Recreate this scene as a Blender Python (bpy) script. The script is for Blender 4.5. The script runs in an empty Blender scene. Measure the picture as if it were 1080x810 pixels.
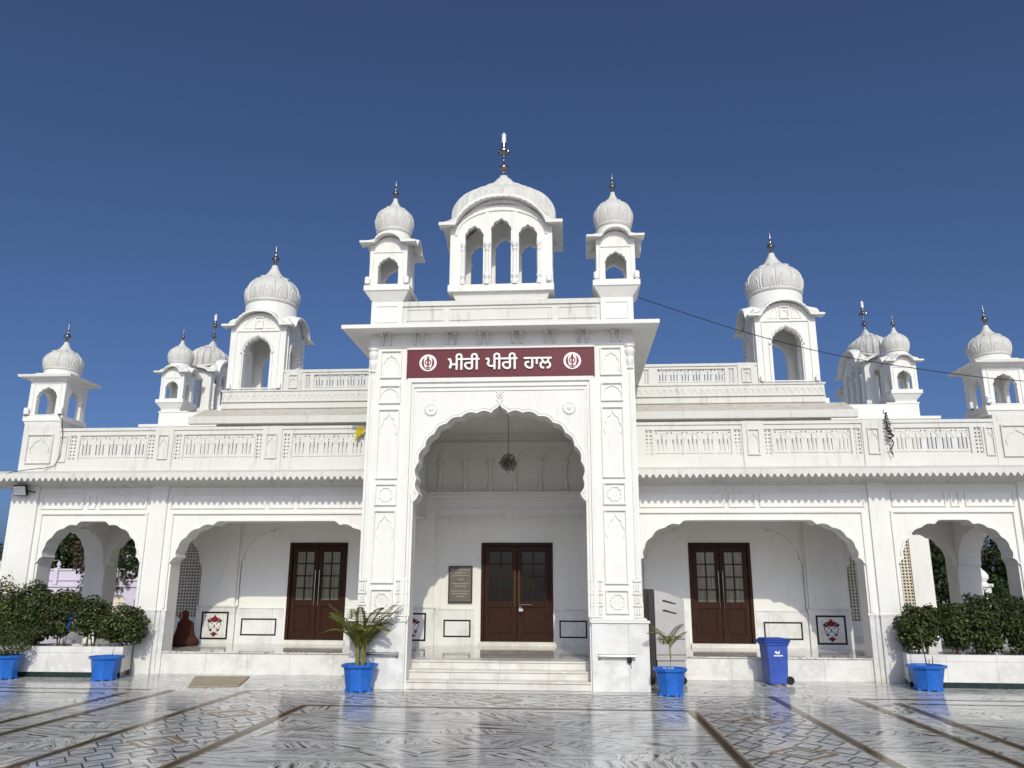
import bpy, bmesh, math, random
from mathutils import Vector, Matrix
from mathutils.geometry import tessellate_polygon
random.seed(7)
PI = math.pi
sc = bpy.context.scene
COL = sc.collection
ORG = {}          # world origin of every object built

# ------------------------------------------------------------------ materials
def new_mat(name):
    m = bpy.data.materials.new(name); m.use_nodes = True
    nt = m.node_tree; b = nt.nodes['Principled BSDF']
    return m, nt, b
def nd(nt, typ, **kw):
    n = nt.nodes.new(typ)
    for k, v in kw.items():
        if k in n.inputs: n.inputs[k].default_value = v
        else: setattr(n, k, v)
    return n
def ramp(nt, fac, stops):
    r = nt.nodes.new('ShaderNodeValToRGB'); e = r.color_ramp.elements
    while len(e) < len(stops): e.new(0.5)
    for el, (p, c) in zip(e, stops):
        el.position = p; el.color = (*c, 1) if len(c) == 3 else c
    nt.links.new(fac, r.inputs[0]); return r
def mixc(nt, fac, a, b, mode='MIX'):
    n = nt.nodes.new('ShaderNodeMix'); n.data_type = 'RGBA'; n.blend_type = mode
    for s, v in ((n.inputs[0], fac), (n.inputs[6], a), (n.inputs[7], b)):
        if hasattr(v, 'is_output'): nt.links.new(v, s)
        else: s.default_value = v if not isinstance(v, tuple) else (*v, 1)
    return n.outputs[2]
def coords(nt, scale=(1, 1, 1), kind='Object'):
    t = nd(nt, 'ShaderNodeTexCoord'); mp = nd(nt, 'ShaderNodeMapping')
    mp.inputs['Scale'].default_value = scale
    nt.links.new(t.outputs[kind], mp.inputs[0]); return mp.outputs[0]
def noise(nt, vec, scale, detail=4, rough=.6):
    n = nd(nt, 'ShaderNodeTexNoise', Scale=scale, Detail=detail, Roughness=rough)
    nt.links.new(vec, n.inputs['Vector']); return n.outputs['Fac']
def bump(nt, b, h, strength=.2, dist=.01):
    n = nd(nt, 'ShaderNodeBump', Strength=strength, Distance=dist)
    nt.links.new(h, n.inputs['Height']); nt.links.new(n.outputs[0], b.inputs['Normal'])

def plaster(name, base, dirt=.5, rough=.65, stain=(.30, .27, .23)):
    m, nt, b = new_mat(name)
    v = coords(nt); vs = coords(nt, (3.0, 3.0, .45))
    big = noise(nt, v, .9, 5)
    c0 = ramp(nt, big, [(.3, tuple(x*.93 for x in base)), (.65, base)]).outputs[0]
    st = noise(nt, vs, 2.2, 6, .7)
    stf = ramp(nt, st, [(.54, (0, 0, 0)), (.78, (dirt,)*3)]).outputs[0]
    c1 = mixc(nt, stf, c0, stain)
    sp = noise(nt, v, 7.0, 5, .7)
    spf = ramp(nt, sp, [(.69, (0, 0, 0)), (.75, (dirt*.7,)*3)]).outputs[0]
    c2 = mixc(nt, spf, c1, tuple(x*.55 for x in base))
    nt.links.new(c2, b.inputs['Base Color']); b.inputs['Roughness'].default_value = rough; b.inputs['Specular IOR Level'].default_value = .25
    bump(nt, b, noise(nt, v, 45, 4), .12, .01)
    return m
def worn(name, c, rough):
    """sun-faded plastic with scratches and splashed dirt"""
    m, nt, b = new_mat(name); v = coords(nt)
    n = noise(nt, v, 2.5, 5); r = ramp(nt, n, [(.3, tuple(x*.85 for x in c)), (.7, tuple(min(1, x*1.15+.012) for x in c))])
    sc_ = noise(nt, coords(nt, (6, 6, 40)), 3, 4, .7); f1 = ramp(nt, sc_, [(.66, (0, 0, 0)), (.72, (.35,)*3)]).outputs[0]
    c1 = mixc(nt, f1, r.outputs[0], tuple(min(1, x*.8+.10) for x in c))
    d = noise(nt, v, 9, 6, .75); f2 = ramp(nt, d, [(.56, (0, 0, 0)), (.74, (.55,)*3)]).outputs[0]
    c2 = mixc(nt, f2, c1, (.22, .19, .16))
    nt.links.new(c2, b.inputs['Base Color']); b.inputs['Roughness'].default_value = rough; b.inputs['Specular IOR Level'].default_value = .3
    return m
M = {}
M['white'] = plaster('white_plaster', (.81, .795, .75), .22)
M['weathered'] = plaster('weathered_plaster', (.68, .665, .62), .85)
M['parapet'] = plaster('parapet_plaster', (.69, .675, .63), .55)
M['dome'] = plaster('dome_plaster', (.66, .645, .605), .7, .6)
M['roofdirt'] = plaster('stained_roof_plaster', (.58, .54, .48), .9, .85, (.08, .07, .06))
M['lavender'] = plaster('lavender_paint', (.62, .57, .66), .4)
M['cream'] = plaster('cream_stone', (.70, .62, .50), .3)

def flat(name, c, rough=.5, metal=0., var=.15, scale=6.):
    m, nt, b = new_mat(name)
    v = coords(nt); n = noise(nt, v, scale, 5)
    r = ramp(nt, n, [(.3, tuple(x*(1-var) for x in c)), (.7, tuple(min(1, x*(1+var)) for x in c))])
    nt.links.new(r.outputs[0], b.inputs['Base Color'])
    b.inputs['Roughness'].default_value = rough; b.inputs['Metallic'].default_value = metal
    if not metal: b.inputs['Specular IOR Level'].default_value = .22
    return m
M['maroon'] = flat('maroon_board', (.135, .026, .036), .45, 0, .1, 1.5)
M['maroon_paint'] = flat('maroon_paint', (.22, .02, .04), .5)
M['letter'] = flat('white_letter', (.82, .82, .80), .35, 0, .03)
M['black'] = flat('black_inlay', (.025, .018, .017), .35)
M['red'] = flat('red_inlay', (.20, .02, .02), .35)
M['green'] = flat('green_marble', (.018, .035, .032), .2, 0, .4, 8)
M['steel'] = flat('dark_steel', (.25, .235, .215), .28, 1., .35, 14)
M['chrome'] = flat('bright_steel', (.62, .61, .59), .2, 1., .1)
M['brass'] = flat('brass', (.55, .42, .22), .3, 1., .2)
M['bluepot'] = worn('blue_plastic', (.012, .13, .52), .40)
M['bluebin'] = worn('blue_bin_plastic', (.035, .085, .38), .5)
M['bluelid'] = flat('blue_lid_plastic', (.02, .06, .30), .5, 0, .15, 5)
M['rubber'] = flat('black_rubber', (.02, .02, .022), .7)
M['soil'] = flat('soil', (.06, .04, .028), .95, 0, .5, 20)
M['bark'] = flat('bark', (.10, .075, .05), .9, 0, .4, 14)
M['stemgreen'] = flat('palm_stem', (.22, .20, .06), .6, 0, .3, 10)
M['mat'] = flat('beige_mat', (.42, .36, .26), .95, 0, .2, 30)
M['cabinet'] = flat('grey_sheet_metal', (.42, .41, .40), .5, .2, .12, 3)
M['darkmetal'] = flat('black_metal', (.03, .027, .025), .5, .3)
M['shawl'] = flat('brown_shawl', (.062, .020, .012), .9, 0, .35, 6)
M['skin'] = flat('skin', (.26, .13, .08), .55, 0, .08)
M['yellow'] = flat('yellow_cloth', (.50, .40, .02), .8)
M['curtain'] = flat('pale_curtain', (.34, .33, .25), .9, 0, .2, 3)
M['plaque'] = flat('grey_stone_plaque', (.15, .135, .12), .4, 0, .15, 5)
M['plaquetext'] = flat('engraved_lettering', (.36, .33, .28), .6)
M['dark'] = flat('dark_opening', (.03, .03, .03), .8)

def wood():
    m, nt, b = new_mat('dark_wood')
    v = coords(nt, (14, 14, 1.2)); n = noise(nt, v, 3, 6, .65)
    r = ramp(nt, n, [(.3, (.018, .0065, .004)), (.55, (.039, .0150, .0082)), (.8, (.070, .029, .015))])
    nt.links.new(r.outputs[0], b.inputs['Base Color']); b.inputs['Roughness'].default_value = .42; b.inputs['Specular IOR Level'].default_value = .12
    bump(nt, b, n, .15, .004); return m
M['wood'] = wood()
def glass():
    m, nt, b = new_mat('door_glass')
    b.inputs['Base Color'].default_value = (.008, .008, .008, 1); b.inputs['Roughness'].default_value = .08; b.inputs['Specular IOR Level'].default_value = .3
    return m
M['glass'] = glass()
def glass2():
    m, nt, b = new_mat('curtained_glass')
    v = coords(nt, (18, 18, .6)); n = noise(nt, v, 2, 3)
    r = ramp(nt, n, [(.3, (.07, .065, .045)), (.7, (.21, .20, .15))])
    nt.links.new(r.outputs[0], b.inputs['Base Color']); b.inputs['Roughness'].default_value = .12
    return m
M['glass2'] = glass2()
def lampglass():
    m, nt, b = new_mat('lamp_glass')
    b.inputs['Base Color'].default_value = (.75, .78, .78, 1); b.inputs['Roughness'].default_value = .15
    return m
M['lampglass'] = lampglass()

def marble_wall(name, base, joint=(1.0, .52)):
    m, nt, b = new_mat(name)
    v = coords(nt)
    d = noise(nt, v, 1.3, 8, .65)
    r = ramp(nt, d, [(.35, base), (.50, tuple(x*.93 for x in base)), (.58, tuple(x*.80 for x in base)), (.66, base)])
    st = noise(nt, coords(nt, (1.2, 1.2, 2.5)), 1.6, 5)
    sf = ramp(nt, st, [(.56, (0, 0, 0)), (.75, (.45,)*3)]).outputs[0]
    c = mixc(nt, sf, r.outputs[0], (.56, .47, .36))
    br = nd(nt, 'ShaderNodeTexBrick', Scale=1.0); br.offset = 0.
    br.inputs['Mortar Size'].default_value = .004; br.inputs['Brick Width'].default_value = joint[0]; br.inputs['Row Height'].default_value = joint[1]
    br.inputs['Color1'].default_value = (1, 1, 1, 1); br.inputs['Color2'].default_value = (.94, .94, .94, 1); br.inputs['Mortar'].default_value = (.55, .52, .48, 1)
    sw = nd(nt, 'ShaderNodeSeparateXYZ'); cb = nd(nt, 'ShaderNodeCombineXYZ')
    nt.links.new(v, sw.inputs[0]); nt.links.new(sw.outputs[0], cb.inputs[0]); nt.links.new(sw.outputs[2], cb.inputs[1])
    nt.links.new(cb.outputs[0], br.inputs['Vector'])
    c = mixc(nt, 1.0, c, br.outputs[0], 'MULTIPLY')
    nt.links.new(c, b.inputs['Base Color']); b.inputs['Roughness'].default_value = .3
    return m
M['marble'] = marble_wall('white_marble', (.78, .76, .72))
M['marble2'] = marble_wall('dado_marble', (.78, .77, .75), (1.3, 3.0))

def marble_floor(name, light, grey, dark, bw=.62, bh=.31, rough=.10, spec=.30):
    m, nt, b = new_mat(name)
    v = coords(nt)
    br = nd(nt, 'ShaderNodeTexBrick', Scale=1.0)
    br.inputs['Mortar Size'].default_value = .0025; br.inputs['Brick Width'].default_value = bw; br.inputs['Row Height'].default_value = bh
    br.inputs['Color1'].default_value = (0, 0, 0, 1); br.inputs['Color2'].default_value = (1, 1, 1, 1); br.inputs['Mortar'].default_value = (.5, .5, .5, 1)
    br.offset = .5
    nt.links.new(v, br.inputs['Vector'])
    rnd = br.outputs['Color']
    mp = nd(nt, 'ShaderNodeMapping'); nt.links.new(v, mp.inputs[0])
    sq = nd(nt, 'ShaderNodeMath', operation='SUBTRACT'); nt.links.new(rnd, sq.inputs[0]); sq.inputs[1].default_value = .45
    ab = nd(nt, 'ShaderNodeMath', operation='ABSOLUTE'); nt.links.new(sq.outputs[0], ab.inputs[0])
    m2 = nd(nt, 'ShaderNodeMath', operation='MULTIPLY'); nt.links.new(sq.outputs[0], m2.inputs[0]); nt.links.new(ab.outputs[0], m2.inputs[1])
    ang = nd(nt, 'ShaderNodeMath', operation='MULTIPLY'); nt.links.new(m2.outputs[0], ang.inputs[0]); ang.inputs[1].default_value = 6.0
    cb = nd(nt, 'ShaderNodeCombineXYZ'); nt.links.new(ang.outputs[0], cb.inputs[2]); nt.links.new(cb.outputs[0], mp.inputs['Rotation'])
    off = nd(nt, 'ShaderNodeMath', operation='MULTIPLY'); nt.links.new(rnd, off.inputs[0]); off.inputs[1].default_value = 57.
    cb2 = nd(nt, 'ShaderNodeCombineXYZ'); nt.links.new(off.outputs[0], cb2.inputs[0]); nt.links.new(off.outputs[0], cb2.inputs[1]); nt.links.new(cb2.outputs[0], mp.inputs['Location'])
    ws = nd(nt, 'ShaderNodeMapping'); ws.inputs['Scale'].default_value = (.34, 1.9, 1); nt.links.new(mp.outputs[0], ws.inputs[0])
    wv = nd(nt, 'ShaderNodeTexWave', Scale=.75, Distortion=11.0); wv.bands_direction = 'Y'
    wv.inputs['Detail'].default_value = 4; wv.inputs['Detail Scale'].default_value = .9; wv.inputs['Detail Roughness'].default_value = .55
    nt.links.new(ws.outputs[0], wv.inputs['Vector'])
    n1 = nd(nt, 'ShaderNodeTexNoise', Scale=2.3, Detail=8, Roughness=.62, Distortion=.7); nt.links.new(ws.outputs[0], n1.inputs['Vector'])
    av = nd(nt, 'ShaderNodeMath', operation='MULTIPLY_ADD'); nt.links.new(wv.outputs['Fac'], av.inputs[0]); av.inputs[1].default_value = .30
    hf = nd(nt, 'ShaderNodeMath', operation='MULTIPLY'); nt.links.new(n1.outputs['Fac'], hf.inputs[0]); hf.inputs[1].default_value = 1.0
    nt.links.new(hf.outputs[0], av.inputs[2])
    r = ramp(nt, av.outputs[0], [(.39, dark), (.45, grey), (.49, light), (.57, light), (.60, grey), (.625, light), (.69, light), (.73, dark), (.765, light), (.83, grey), (.90, dark)])
    shade = mixc(nt, rnd, (.76, .76, .77), (1.0, .99, .97))
    c = mixc(nt, 1.0, r.outputs[0], shade, 'MULTIPLY')
    mf = nd(nt, 'ShaderNodeMath', operation='MULTIPLY'); nt.links.new(br.outputs['Fac'], mf.inputs[0]); mf.inputs[1].default_value = .6
    c = mixc(nt, mf.outputs[0], c, (.14, .13, .12))
    dirt = noise(nt, v, .6, 6, .7)
    df = ramp(nt, dirt, [(.48, (0, 0, 0)), (.75, (.16,)*3)]).outputs[0]
    c = mixc(nt, df, c, (.30, .27, .23))
    nt.links.new(c, b.inputs['Base Color']); b.inputs['Specular IOR Level'].default_value = spec
    rr = ramp(nt, dirt, [(.3, (rough*.7,)*3), (.75, (rough*2.3,)*3)]); nt.links.new(rr.outputs[0], b.inputs['Roughness'])
    bump(nt, b, noise(nt, v, 2.0, 3), .03, .01)
    return m
M['floor'] = marble_floor('courtyard_marble', (.77, .76, .74), (.38, .36, .335), (.09, .078, .065), .80, .40, .09, .13)
M['floor2'] = marble_floor('lattice_marble', (.70, .695, .685), (.48, .47, .46), (.18, .17, .16), .5, .5, .10, .17)
M['floor3'] = marble_floor('verandah_marble', (.76, .74, .70), (.58, .56, .53), (.32, .30, .27), .9, .6, .06)
M['step'] = marble_wall('step_marble', (.74, .71, .65), (1.0, 3.0))
def stripe():
    m, nt, b = new_mat('brown_black_marble')
    v = coords(nt, (1, 1, 1)); n = noise(nt, v, 5, 6, .7)
    r = ramp(nt, n, [(.35, (.025, .021, .018)), (.55, (.06, .045, .03)), (.75, (.12, .08, .045))])
    nt.links.new(r.outputs[0], b.inputs['Base Color']); b.inputs['Roughness'].default_value = .14; b.inputs['Specular IOR Level'].default_value = .15; return m
M['stripe'] = stripe()
M['tan'] = flat('tan_marble', (.30, .19, .085), .2, 0, .35, 9)
M['blackline'] = flat('black_marble', (.035, .033, .032), .2, 0, .3, 9)

def leaf(name, a, bcol, c, trans=.25):
    m, nt, b = new_mat(name)
    g = nd(nt, 'ShaderNodeNewGeometry')
    r = ramp(nt, g.outputs['Random Per Island'], [(0, a), (.55, bcol), (1, c)])
    nt.links.new(r.outputs[0], b.inputs['Base Color']); b.inputs['Roughness'].default_value = .5; b.inputs['Specular IOR Level'].default_value = .3
    tr = nd(nt, 'ShaderNodeBsdfTranslucent'); nt.links.new(r.outputs[0], tr.inputs[0])
    mx = nd(nt, 'ShaderNodeMixShader', Fac=trans); out = nt.nodes['Material Output']
    nt.links.new(b.outputs[0], mx.inputs[1]); nt.links.new(tr.outputs[0], mx.inputs[2]); nt.links.new(mx.outputs[0], out.inputs[0])
    return m
M['leaf'] = leaf('shrub_leaf', (.016, .032, .009), (.042, .068, .018), (.14, .15, .04))
M['leafy'] = leaf('yellow_shrub_leaf', (.03, .055, .012), (.06, .09, .02), (.22, .19, .03))
M['leafdark'] = leaf('tree_leaf', (.012, .026, .008), (.026, .048, .014), (.06, .085, .025))
M['leafbrown'] = leaf('brown_tree_leaf', (.04, .03, .015), (.075, .05, .03), (.11, .09, .05))
M['palm'] = leaf('palm_leaf', (.075, .10, .016), (.15, .17, .03), (.30, .26, .07), .3)

# ------------------------------------------------------------------ mesh builder
class MB:
    def __init__(s): s.v = []; s.f = []; s.M = None
    def add(s, vs, fs):
        o = len(s.v)
        for p in vs:
            p = Vector(p); s.v.append(s.M @ p if s.M else p)
        s.f += [tuple(i+o for i in f) for f in fs]
    def box(s, x0, x1, y0, y1, z0, z1):
        s.add([(x, y, z) for x in (x0, x1) for y in (y0, y1) for z in (z0, z1)],
              [(0, 1, 3, 2), (4, 6, 7, 5), (0, 4, 5, 1), (2, 3, 7, 6), (0, 2, 6, 4), (1, 5, 7, 3)])
    def frustum(s, cx, cy, z0, z1, a0, a1, b0=None, b1=None):
        b0 = a0 if b0 is None else b0; b1 = a1 if b1 is None else b1
        s.add([(cx-a0, cy-b0, z0), (cx+a0, cy-b0, z0), (cx+a0, cy+b0, z0), (cx-a0, cy+b0, z0),
               (cx-a1, cy-b1, z1), (cx+a1, cy-b1, z1), (cx+a1, cy+b1, z1), (cx-a1, cy+b1, z1)],
              [(3, 2, 1, 0), (4, 5, 6, 7), (0, 1, 5, 4), (1, 2, 6, 5), (2, 3, 7, 6), (3, 0, 4, 7)])
    def prism(s, polys, w0, w1, fr='XZ'):
        """2-D outline(s) (u,v), first one outer, the rest holes, extruded along w"""
        mp = {'XZ': lambda u, v, w: (u, w, v), 'YZ': lambda u, v, w: (w, u, v), 'XY': lambda u, v, w: (u, v, w)}[fr]
        flatp = [p for q in polys for p in q]; n = len(flatp)
        tris = tessellate_polygon([[Vector((u, v, 0)) for u, v in q] for q in polys])
        vs = [mp(u, v, w0) for u, v in flatp] + [mp(u, v, w1) for u, v in flatp]
        fs = [tuple(t) for t in tris] + [tuple(i+n for i in reversed(t)) for t in tris]
        k = 0
        for q in polys:
            L = len(q)
            for i in range(L):
                a, b = k+i, k+(i+1) % L
                fs.append((a, b, b+n, a+n))
            k += L
        s.add(vs, fs)
    def strip(s, A, B, w0, w1, fr='XZ'):
        mp = {'XZ': lambda p, w: (p[0], w, p[1]), 'YZ': lambda p, w: (w, p[0], p[1]), 'XY': lambda p, w: (p[0], p[1], w)}[fr]
        n = len(A)
        vs = [mp(p, w0) for p in A]+[mp(p, w0) for p in B]+[mp(p, w1) for p in A]+[mp(p, w1) for p in B]
        fs = []
        for i in range(n-1):
            fs += [(i, i+1, n+i+1, n+i), (2*n+i, 3*n+i, 3*n+i+1, 2*n+i+1), (i, 2*n+i, 2*n+i+1, i+1), (n+i, n+i+1, 3*n+i+1, 3*n+i)]
        fs += [(0, n, 3*n, 2*n), (n-1, 3*n-1, 4*n-1, 2*n-1)]
        s.add(vs, fs)
    def lathe(s, prof, cx=0, cy=0, cz=0, seg=24, cap=True):
        n = len(prof); vs = []
        for i in range(seg):
            a = 2*PI*i/seg
            vs += [(cx+r*math.cos(a), cy+r*math.sin(a), cz+z) for r, z in prof]
        fs = []
        for i in range(seg):
            j = (i+1) % seg
            fs += [(i*n+k, j*n+k, j*n+k+1, i*n+k+1) for k in range(n-1)]
        if cap:
            fs.append(tuple(i*n for i in reversed(range(seg)))); fs.append(tuple(i*n+n-1 for i in range(seg)))
        s.add(vs, fs)
    def tube(s, pts, r, seg=6):
        pts = [Vector(p) for p in pts]; n = len(pts); vs = []
        rr = r if isinstance(r, (list, tuple)) else [r]*n
        for i, p in enumerate(pts):
            t = (pts[min(i+1, n-1)]-pts[max(i-1, 0)]).normalized()
            a = t.cross(Vector((0, 0, 1)))
            if a.length < .05: a = t.cross(Vector((1, 0, 0)))
            a.normalize(); b = t.cross(a)
            vs += [p+(a*math.cos(2*PI*k/seg)+b*math.sin(2*PI*k/seg))*rr[i] for k in range(seg)]
        fs = [(i*seg+k, i*seg+(k+1) % seg, (i+1)*seg+(k+1) % seg, (i+1)*seg+k) for i in range(n-1) for k in range(seg)]
        fs += [tuple(reversed(range(seg))), tuple((n-1)*seg+k for k in range(seg))]
        s.add(vs, fs)
    def ball(s, c, rx, ry=None, rz=None, seg=12, rings=8):
        ry = ry or rx; rz = rz or rx
        vs = [(c[0], c[1], c[2]-rz)]
        for j in range(1, rings):
            t = PI*j/rings
            vs += [(c[0]+rx*math.sin(t)*math.cos(2*PI*i/seg), c[1]+ry*math.sin(t)*math.sin(2*PI*i/seg), c[2]-rz*math.cos(t)) for i in range(seg)]
        vs.append((c[0], c[1], c[2]+rz)); L = len(vs)-1
        fs = [(0, 1+(i+1) % seg, 1+i) for i in range(seg)]
        for j in range(rings-2):
            fs += [(1+j*seg+i, 1+j*seg+(i+1) % seg, 1+(j+1)*seg+(i+1) % seg, 1+(j+1)*seg+i) for i in range(seg)]
        k = 1+(rings-2)*seg
        fs += [(k+i, k+(i+1) % seg, L) for i in range(seg)]
        s.add(vs, fs)
    def build(s, name, mat, parent=None, smooth=False, recalc=True, bevel=0, org=None):
        o0 = Vector(org) if org else (ORG[parent.name] if parent else Vector((0, 0, 0)))
        me = bpy.data.meshes.new(name)
        me.from_pydata([p-o0 for p in s.v], [], s.f)
        if recalc:
            bm = bmesh.new(); bm.from_mesh(me); bmesh.ops.recalc_face_normals(bm, faces=bm.faces); bm.to_mesh(me); bm.free()
        if smooth:
            me.polygons.foreach_set('use_smooth', [True]*len(me.polygons))
            if smooth != 'all': me.set_sharp_from_angle(angle=math.radians(40))
        me.materials.append(mat)
        o = bpy.data.objects.new(name, me); COL.objects.link(o)
        ORG[o.name] = o0.copy()
        if parent: o.parent = parent
        elif org: o.location = o0
        if bevel:
            md = o.modifiers.new('edge', 'BEVEL'); md.width = bevel; md.segments = 1; md.limit_method = 'ANGLE'; md.angle_limit = math.radians(50)
        return o

def thing(name, label, cat, loc=(0, 0, 0), group=None):
    o = bpy.data.objects.new(name, None); COL.objects.link(o); o.location = loc; o.empty_display_size = .2
    ORG[o.name] = Vector(loc); o['label'] = label; o['category'] = cat
    if group: o['group'] = group
    return o
def tag(o, label, cat, group=None):
    o['label'] = label; o['category'] = cat
    if group: o['group'] = group
    return o
def structure(o, kind='structure'): o['kind'] = kind; return o
def copy_tree(o, parent=None, first=True):
    c = o.copy(); COL.objects.link(c)
    ORG[c.name] = ORG[o.name].copy()
    if parent: c.parent = parent
    for ch in list(o.children): copy_tree(ch, c, False)
    return c

# ------------------------------------------------------------------ curves of the arches
def lobes(cusps, k=.17, n=7):
    """scallops between successive cusps, bulging to the left of the travel direction (away from the opening)"""
    out = []
    for a, b in zip(cusps, cusps[1:]):
        dx, dz = b[0]-a[0], b[1]-a[1]; L = math.hypot(dx, dz); nx, nz = -dz/L, dx/L
        for i in range(n):
            t = i/n; h = k*L*math.sin(PI*t)
            out.append((a[0]+dx*t+nx*h, a[1]+dz*t+nz*h))
    out.append(cusps[-1]); return out
def mirror(left, cx):
    return left + [(2*cx-x, z) for x, z in reversed(left[:-1])] if abs(left[-1][0]-cx) < 1e-6 else left + [(2*cx-x, z) for x, z in reversed(left)]
def gate_arch(z0):
    cus = [(-1.70, 3.88), (-1.755, 4.20), (-1.72, 4.55), (-1.59, 4.88), (-1.40, 5.16), (-1.14, 5.38), (-.83, 5.52), (-.49, 5.60), (-.18, 5.60)]
    L = [(-1.84, z0), (-1.84, 3.70), (-1.78, 3.74), (-1.73, 3.80)] + lobes(cus)
    L += [(-.145, 5.655), (-.10, 5.685), (-.05, 5.715), (-.02, 5.75), (0, 5.79)]
    return mirror(L, 0)
BC = [(1.04, -.98), (.93, -.84), (.90, -.62), (.74, -.38), (.46, -.17), (.15, -.095)]
def bay_arch(x0, x1, z0, zt=3.49, sx=1.0, sz=1.0):
    w = 1.0*sx
    L = [(x0, z0), (x0, zt-.99*sz)]
    cus = [(x0+w*1.04-w*a, zt+b*sz) for a, b in BC]
    L += [(x0+.02, zt-.985*sz)]+lobes(cus, .15, 6)[0:] + [(x0+w*.93, zt-.06*sz), (x0+w*.98, zt-.012*sz), (x0+w*1.04, zt)]
    return mirror(L, (x0+x1)/2)
def kiosk_arch(hw, z0, zs, zt, n=3, kb=.22):
    """little cusped arch: left half with n lobes and an ogee tip"""
    pts = []
    cus = [(-hw*math.cos(t)*.97, zs+(zt-zs)*.86*math.sin(t)) for t in [PI/2*.80*i/n for i in range(n+1)]]
    L = [(-hw, z0), (-hw, zs-.02)] + lobes(cus, kb, 6)
    L += [(-hw*.22, zs+(zt-zs)*.885), (-hw*.10, zs+(zt-zs)*.93), (0, zt)]
    return mirror(L, 0)
def offset(curve, d):
    out = []; n = len(curve)
    for i, (x, z) in enumerate(curve):
        a = curve[max(0, i-1)]; b = curve[min(n-1, i+1)]
        dx, dz = b[0]-a[0], b[1]-a[1]; L = math.hypot(dx, dz) or 1
        out.append((x-dz/L*d, z+dx/L*d))
    return out
def shift(c, dx, dz=0): return [(x+dx, z+dz) for x, z in c]
def flipx(c): return [(-x, z) for x, z in reversed(c)]
def wall_outline(x0, x1, z0, z1, curves):
    P = [(x0, z1), (x0, z0)]
    for c in curves: P += c
    P += [(x1, z0), (x1, z1)]
    return P
def arc_top(c):   # only the curved portion for mouldings
    zs = sorted(z for _, z in c)
    return c
def rect(x0, x1, z0, z1): return [(x0, z0), (x1, z0), (x1, z1), (x0, z1)]
def frame_bars(mb, x0, x1, z0, z1, y, d=.02, t=.03):
    d *= 1.7
    """raised rectangular moulding on a face at y looking towards -Y"""
    mb.prism([rect(x0, x1, z0, z1), rect(x0+t, x1-t, z0+t, z1-t)], y-d, y+.01)

# ------------------------------------------------------------------ the hall
HALL = thing('assembly_hall', 'white domed assembly hall with tall arched gatehouse and arcaded verandahs', 'building')
W = M['white']; ZP = .5
def part(mb, name, mat=W, parent=HALL, **k): return mb.build(name, mat, parent, **k)

# --- gatehouse
mb = MB(); GA = gate_arch(0.0)
mb.prism([wall_outline(-2.9, 2.9, 0, 7.42, [GA])], 0, .5)
gate = part(mb, 'gatehouse_wall')
for s in (-1, 1):
    mb = MB(); mb.box(s*2.4, s*2.898, .498, 2.3, 0, 7.42); mb.box(s*2.402, s*2.89, 2.3, 5, 3.74, 7.42); part(mb, 'side_wall')
mb = MB(); c = [p for p in GA if p[1] > 3.69]
mb.strip(c, offset(c, .045), -.03, .02); mb.strip(offset(c, .058), offset(c, .078), -.018, .02)
mb.build('arch_moulding', W, gate)
mb = MB()   # nested rectangular frames round the arch
for a, zt, d, t in ((2.02, 6.30, .05, .09), (1.92, 6.19, .035, .05), (1.85+.0, 6.10, .02, .035)):
    for s in (-1, 1): mb.box(s*(a-t), s*a, -d, .01, 1.40, zt)
    mb.box(-a, a, -d-.002, .01, zt, zt+t)
mb.build('arch_surround', W, gate)
for s in (-1, 1):
    mb = MB(); x = s*1.49
    mb.M = Matrix.Translation((x, 0, 5.70)) @ Matrix.Rotation(PI/2, 4, 'X')
    mb.lathe([(.135, 0), (.135, .02), (.115, .035), (.10, .025), (.05, .03), (.04, .05), (.0, .055)], seg=28)
    for k in range(14):
        a = 2*PI*k/14; mb.ball((.125*math.cos(a), .125*math.sin(a), .015), .025, .025, .02, 8, 5)
    mb.build('rosette', W, gate, smooth=True)
mb = MB()
for k in range(8):
    a = 2*PI*k/8; mb.ball((.055*math.cos(a), 0, 5.995+.055*math.sin(a)), .028, .03, .028, 10, 6)
mb.ball((0, 0, 5.995), .03, .045, .03, 10, 6); mb.ball((-.06, 0, 6.07), .03, .025, .02, 8, 5); mb.ball((.06, 0, 6.07), .03, .025, .02, 8, 5)
for q in (-1, 1): mb.tube([(0, -.005, 5.83), (q*.035, -.01, 5.865), (q*.085, -.01, 5.905)], [.012, .018, .006], 5)
mb.tube([(0, -.005, 5.82), (0, -.005, 5.93)], .010, 5)
mb.build('arch_flower', W, gate, smooth=True)
def niche(x0, x1, z0, z1, kind, y=0., dp=.02):
    mb = MB(); dp *= 1.4; frame_bars(mb, x0, x1, z0, z1, y, dp, .028); cx = (x0+x1)/2; w = (x1-x0)/2
    if kind == 'arch':
        zs = z1-min(.62, (z1-z0)*.62) if z1-z0 < 1 else z1-.55
        c = shift(kiosk_arch(w*.66, z0+.10, zs, z1-.12, 2), cx)
        c = [p for p in c if p[1] >= zs-.15]; mb.strip(c, offset(c, .022), y-dp*.8, y+.01)
        mb.ball((cx, y, z1-.085), .022, .015, .03, 8, 5)
    elif kind == 'flower':
        cz = (z0+z1)/2; r = w*.66; P = []
        for i in range(96):
            a = 2*PI*i/96; q = r*(.84+.16*abs(math.sin(4*a))**.7); P.append((cx+q*math.cos(a), cz+q*1.05*math.sin(a)))
        Q = [(cx+(u-cx)*.86, cz+(v-cz)*.86) for u, v in P]
        P.append(P[0]); Q.append(Q[0]); mb.strip(Q, P, y-dp*.8, y+.01)
    elif kind == 'cusp':
        c = shift(kiosk_arch(w*.72, z0+.06, z0+(z1-z0)*.4, z1-.07, 3), cx); c = [p for p in c if p[1] > z0+.1]
        mb.strip(c, offset(c, .02), y-dp*.8, y+.01)
    return mb
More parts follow.
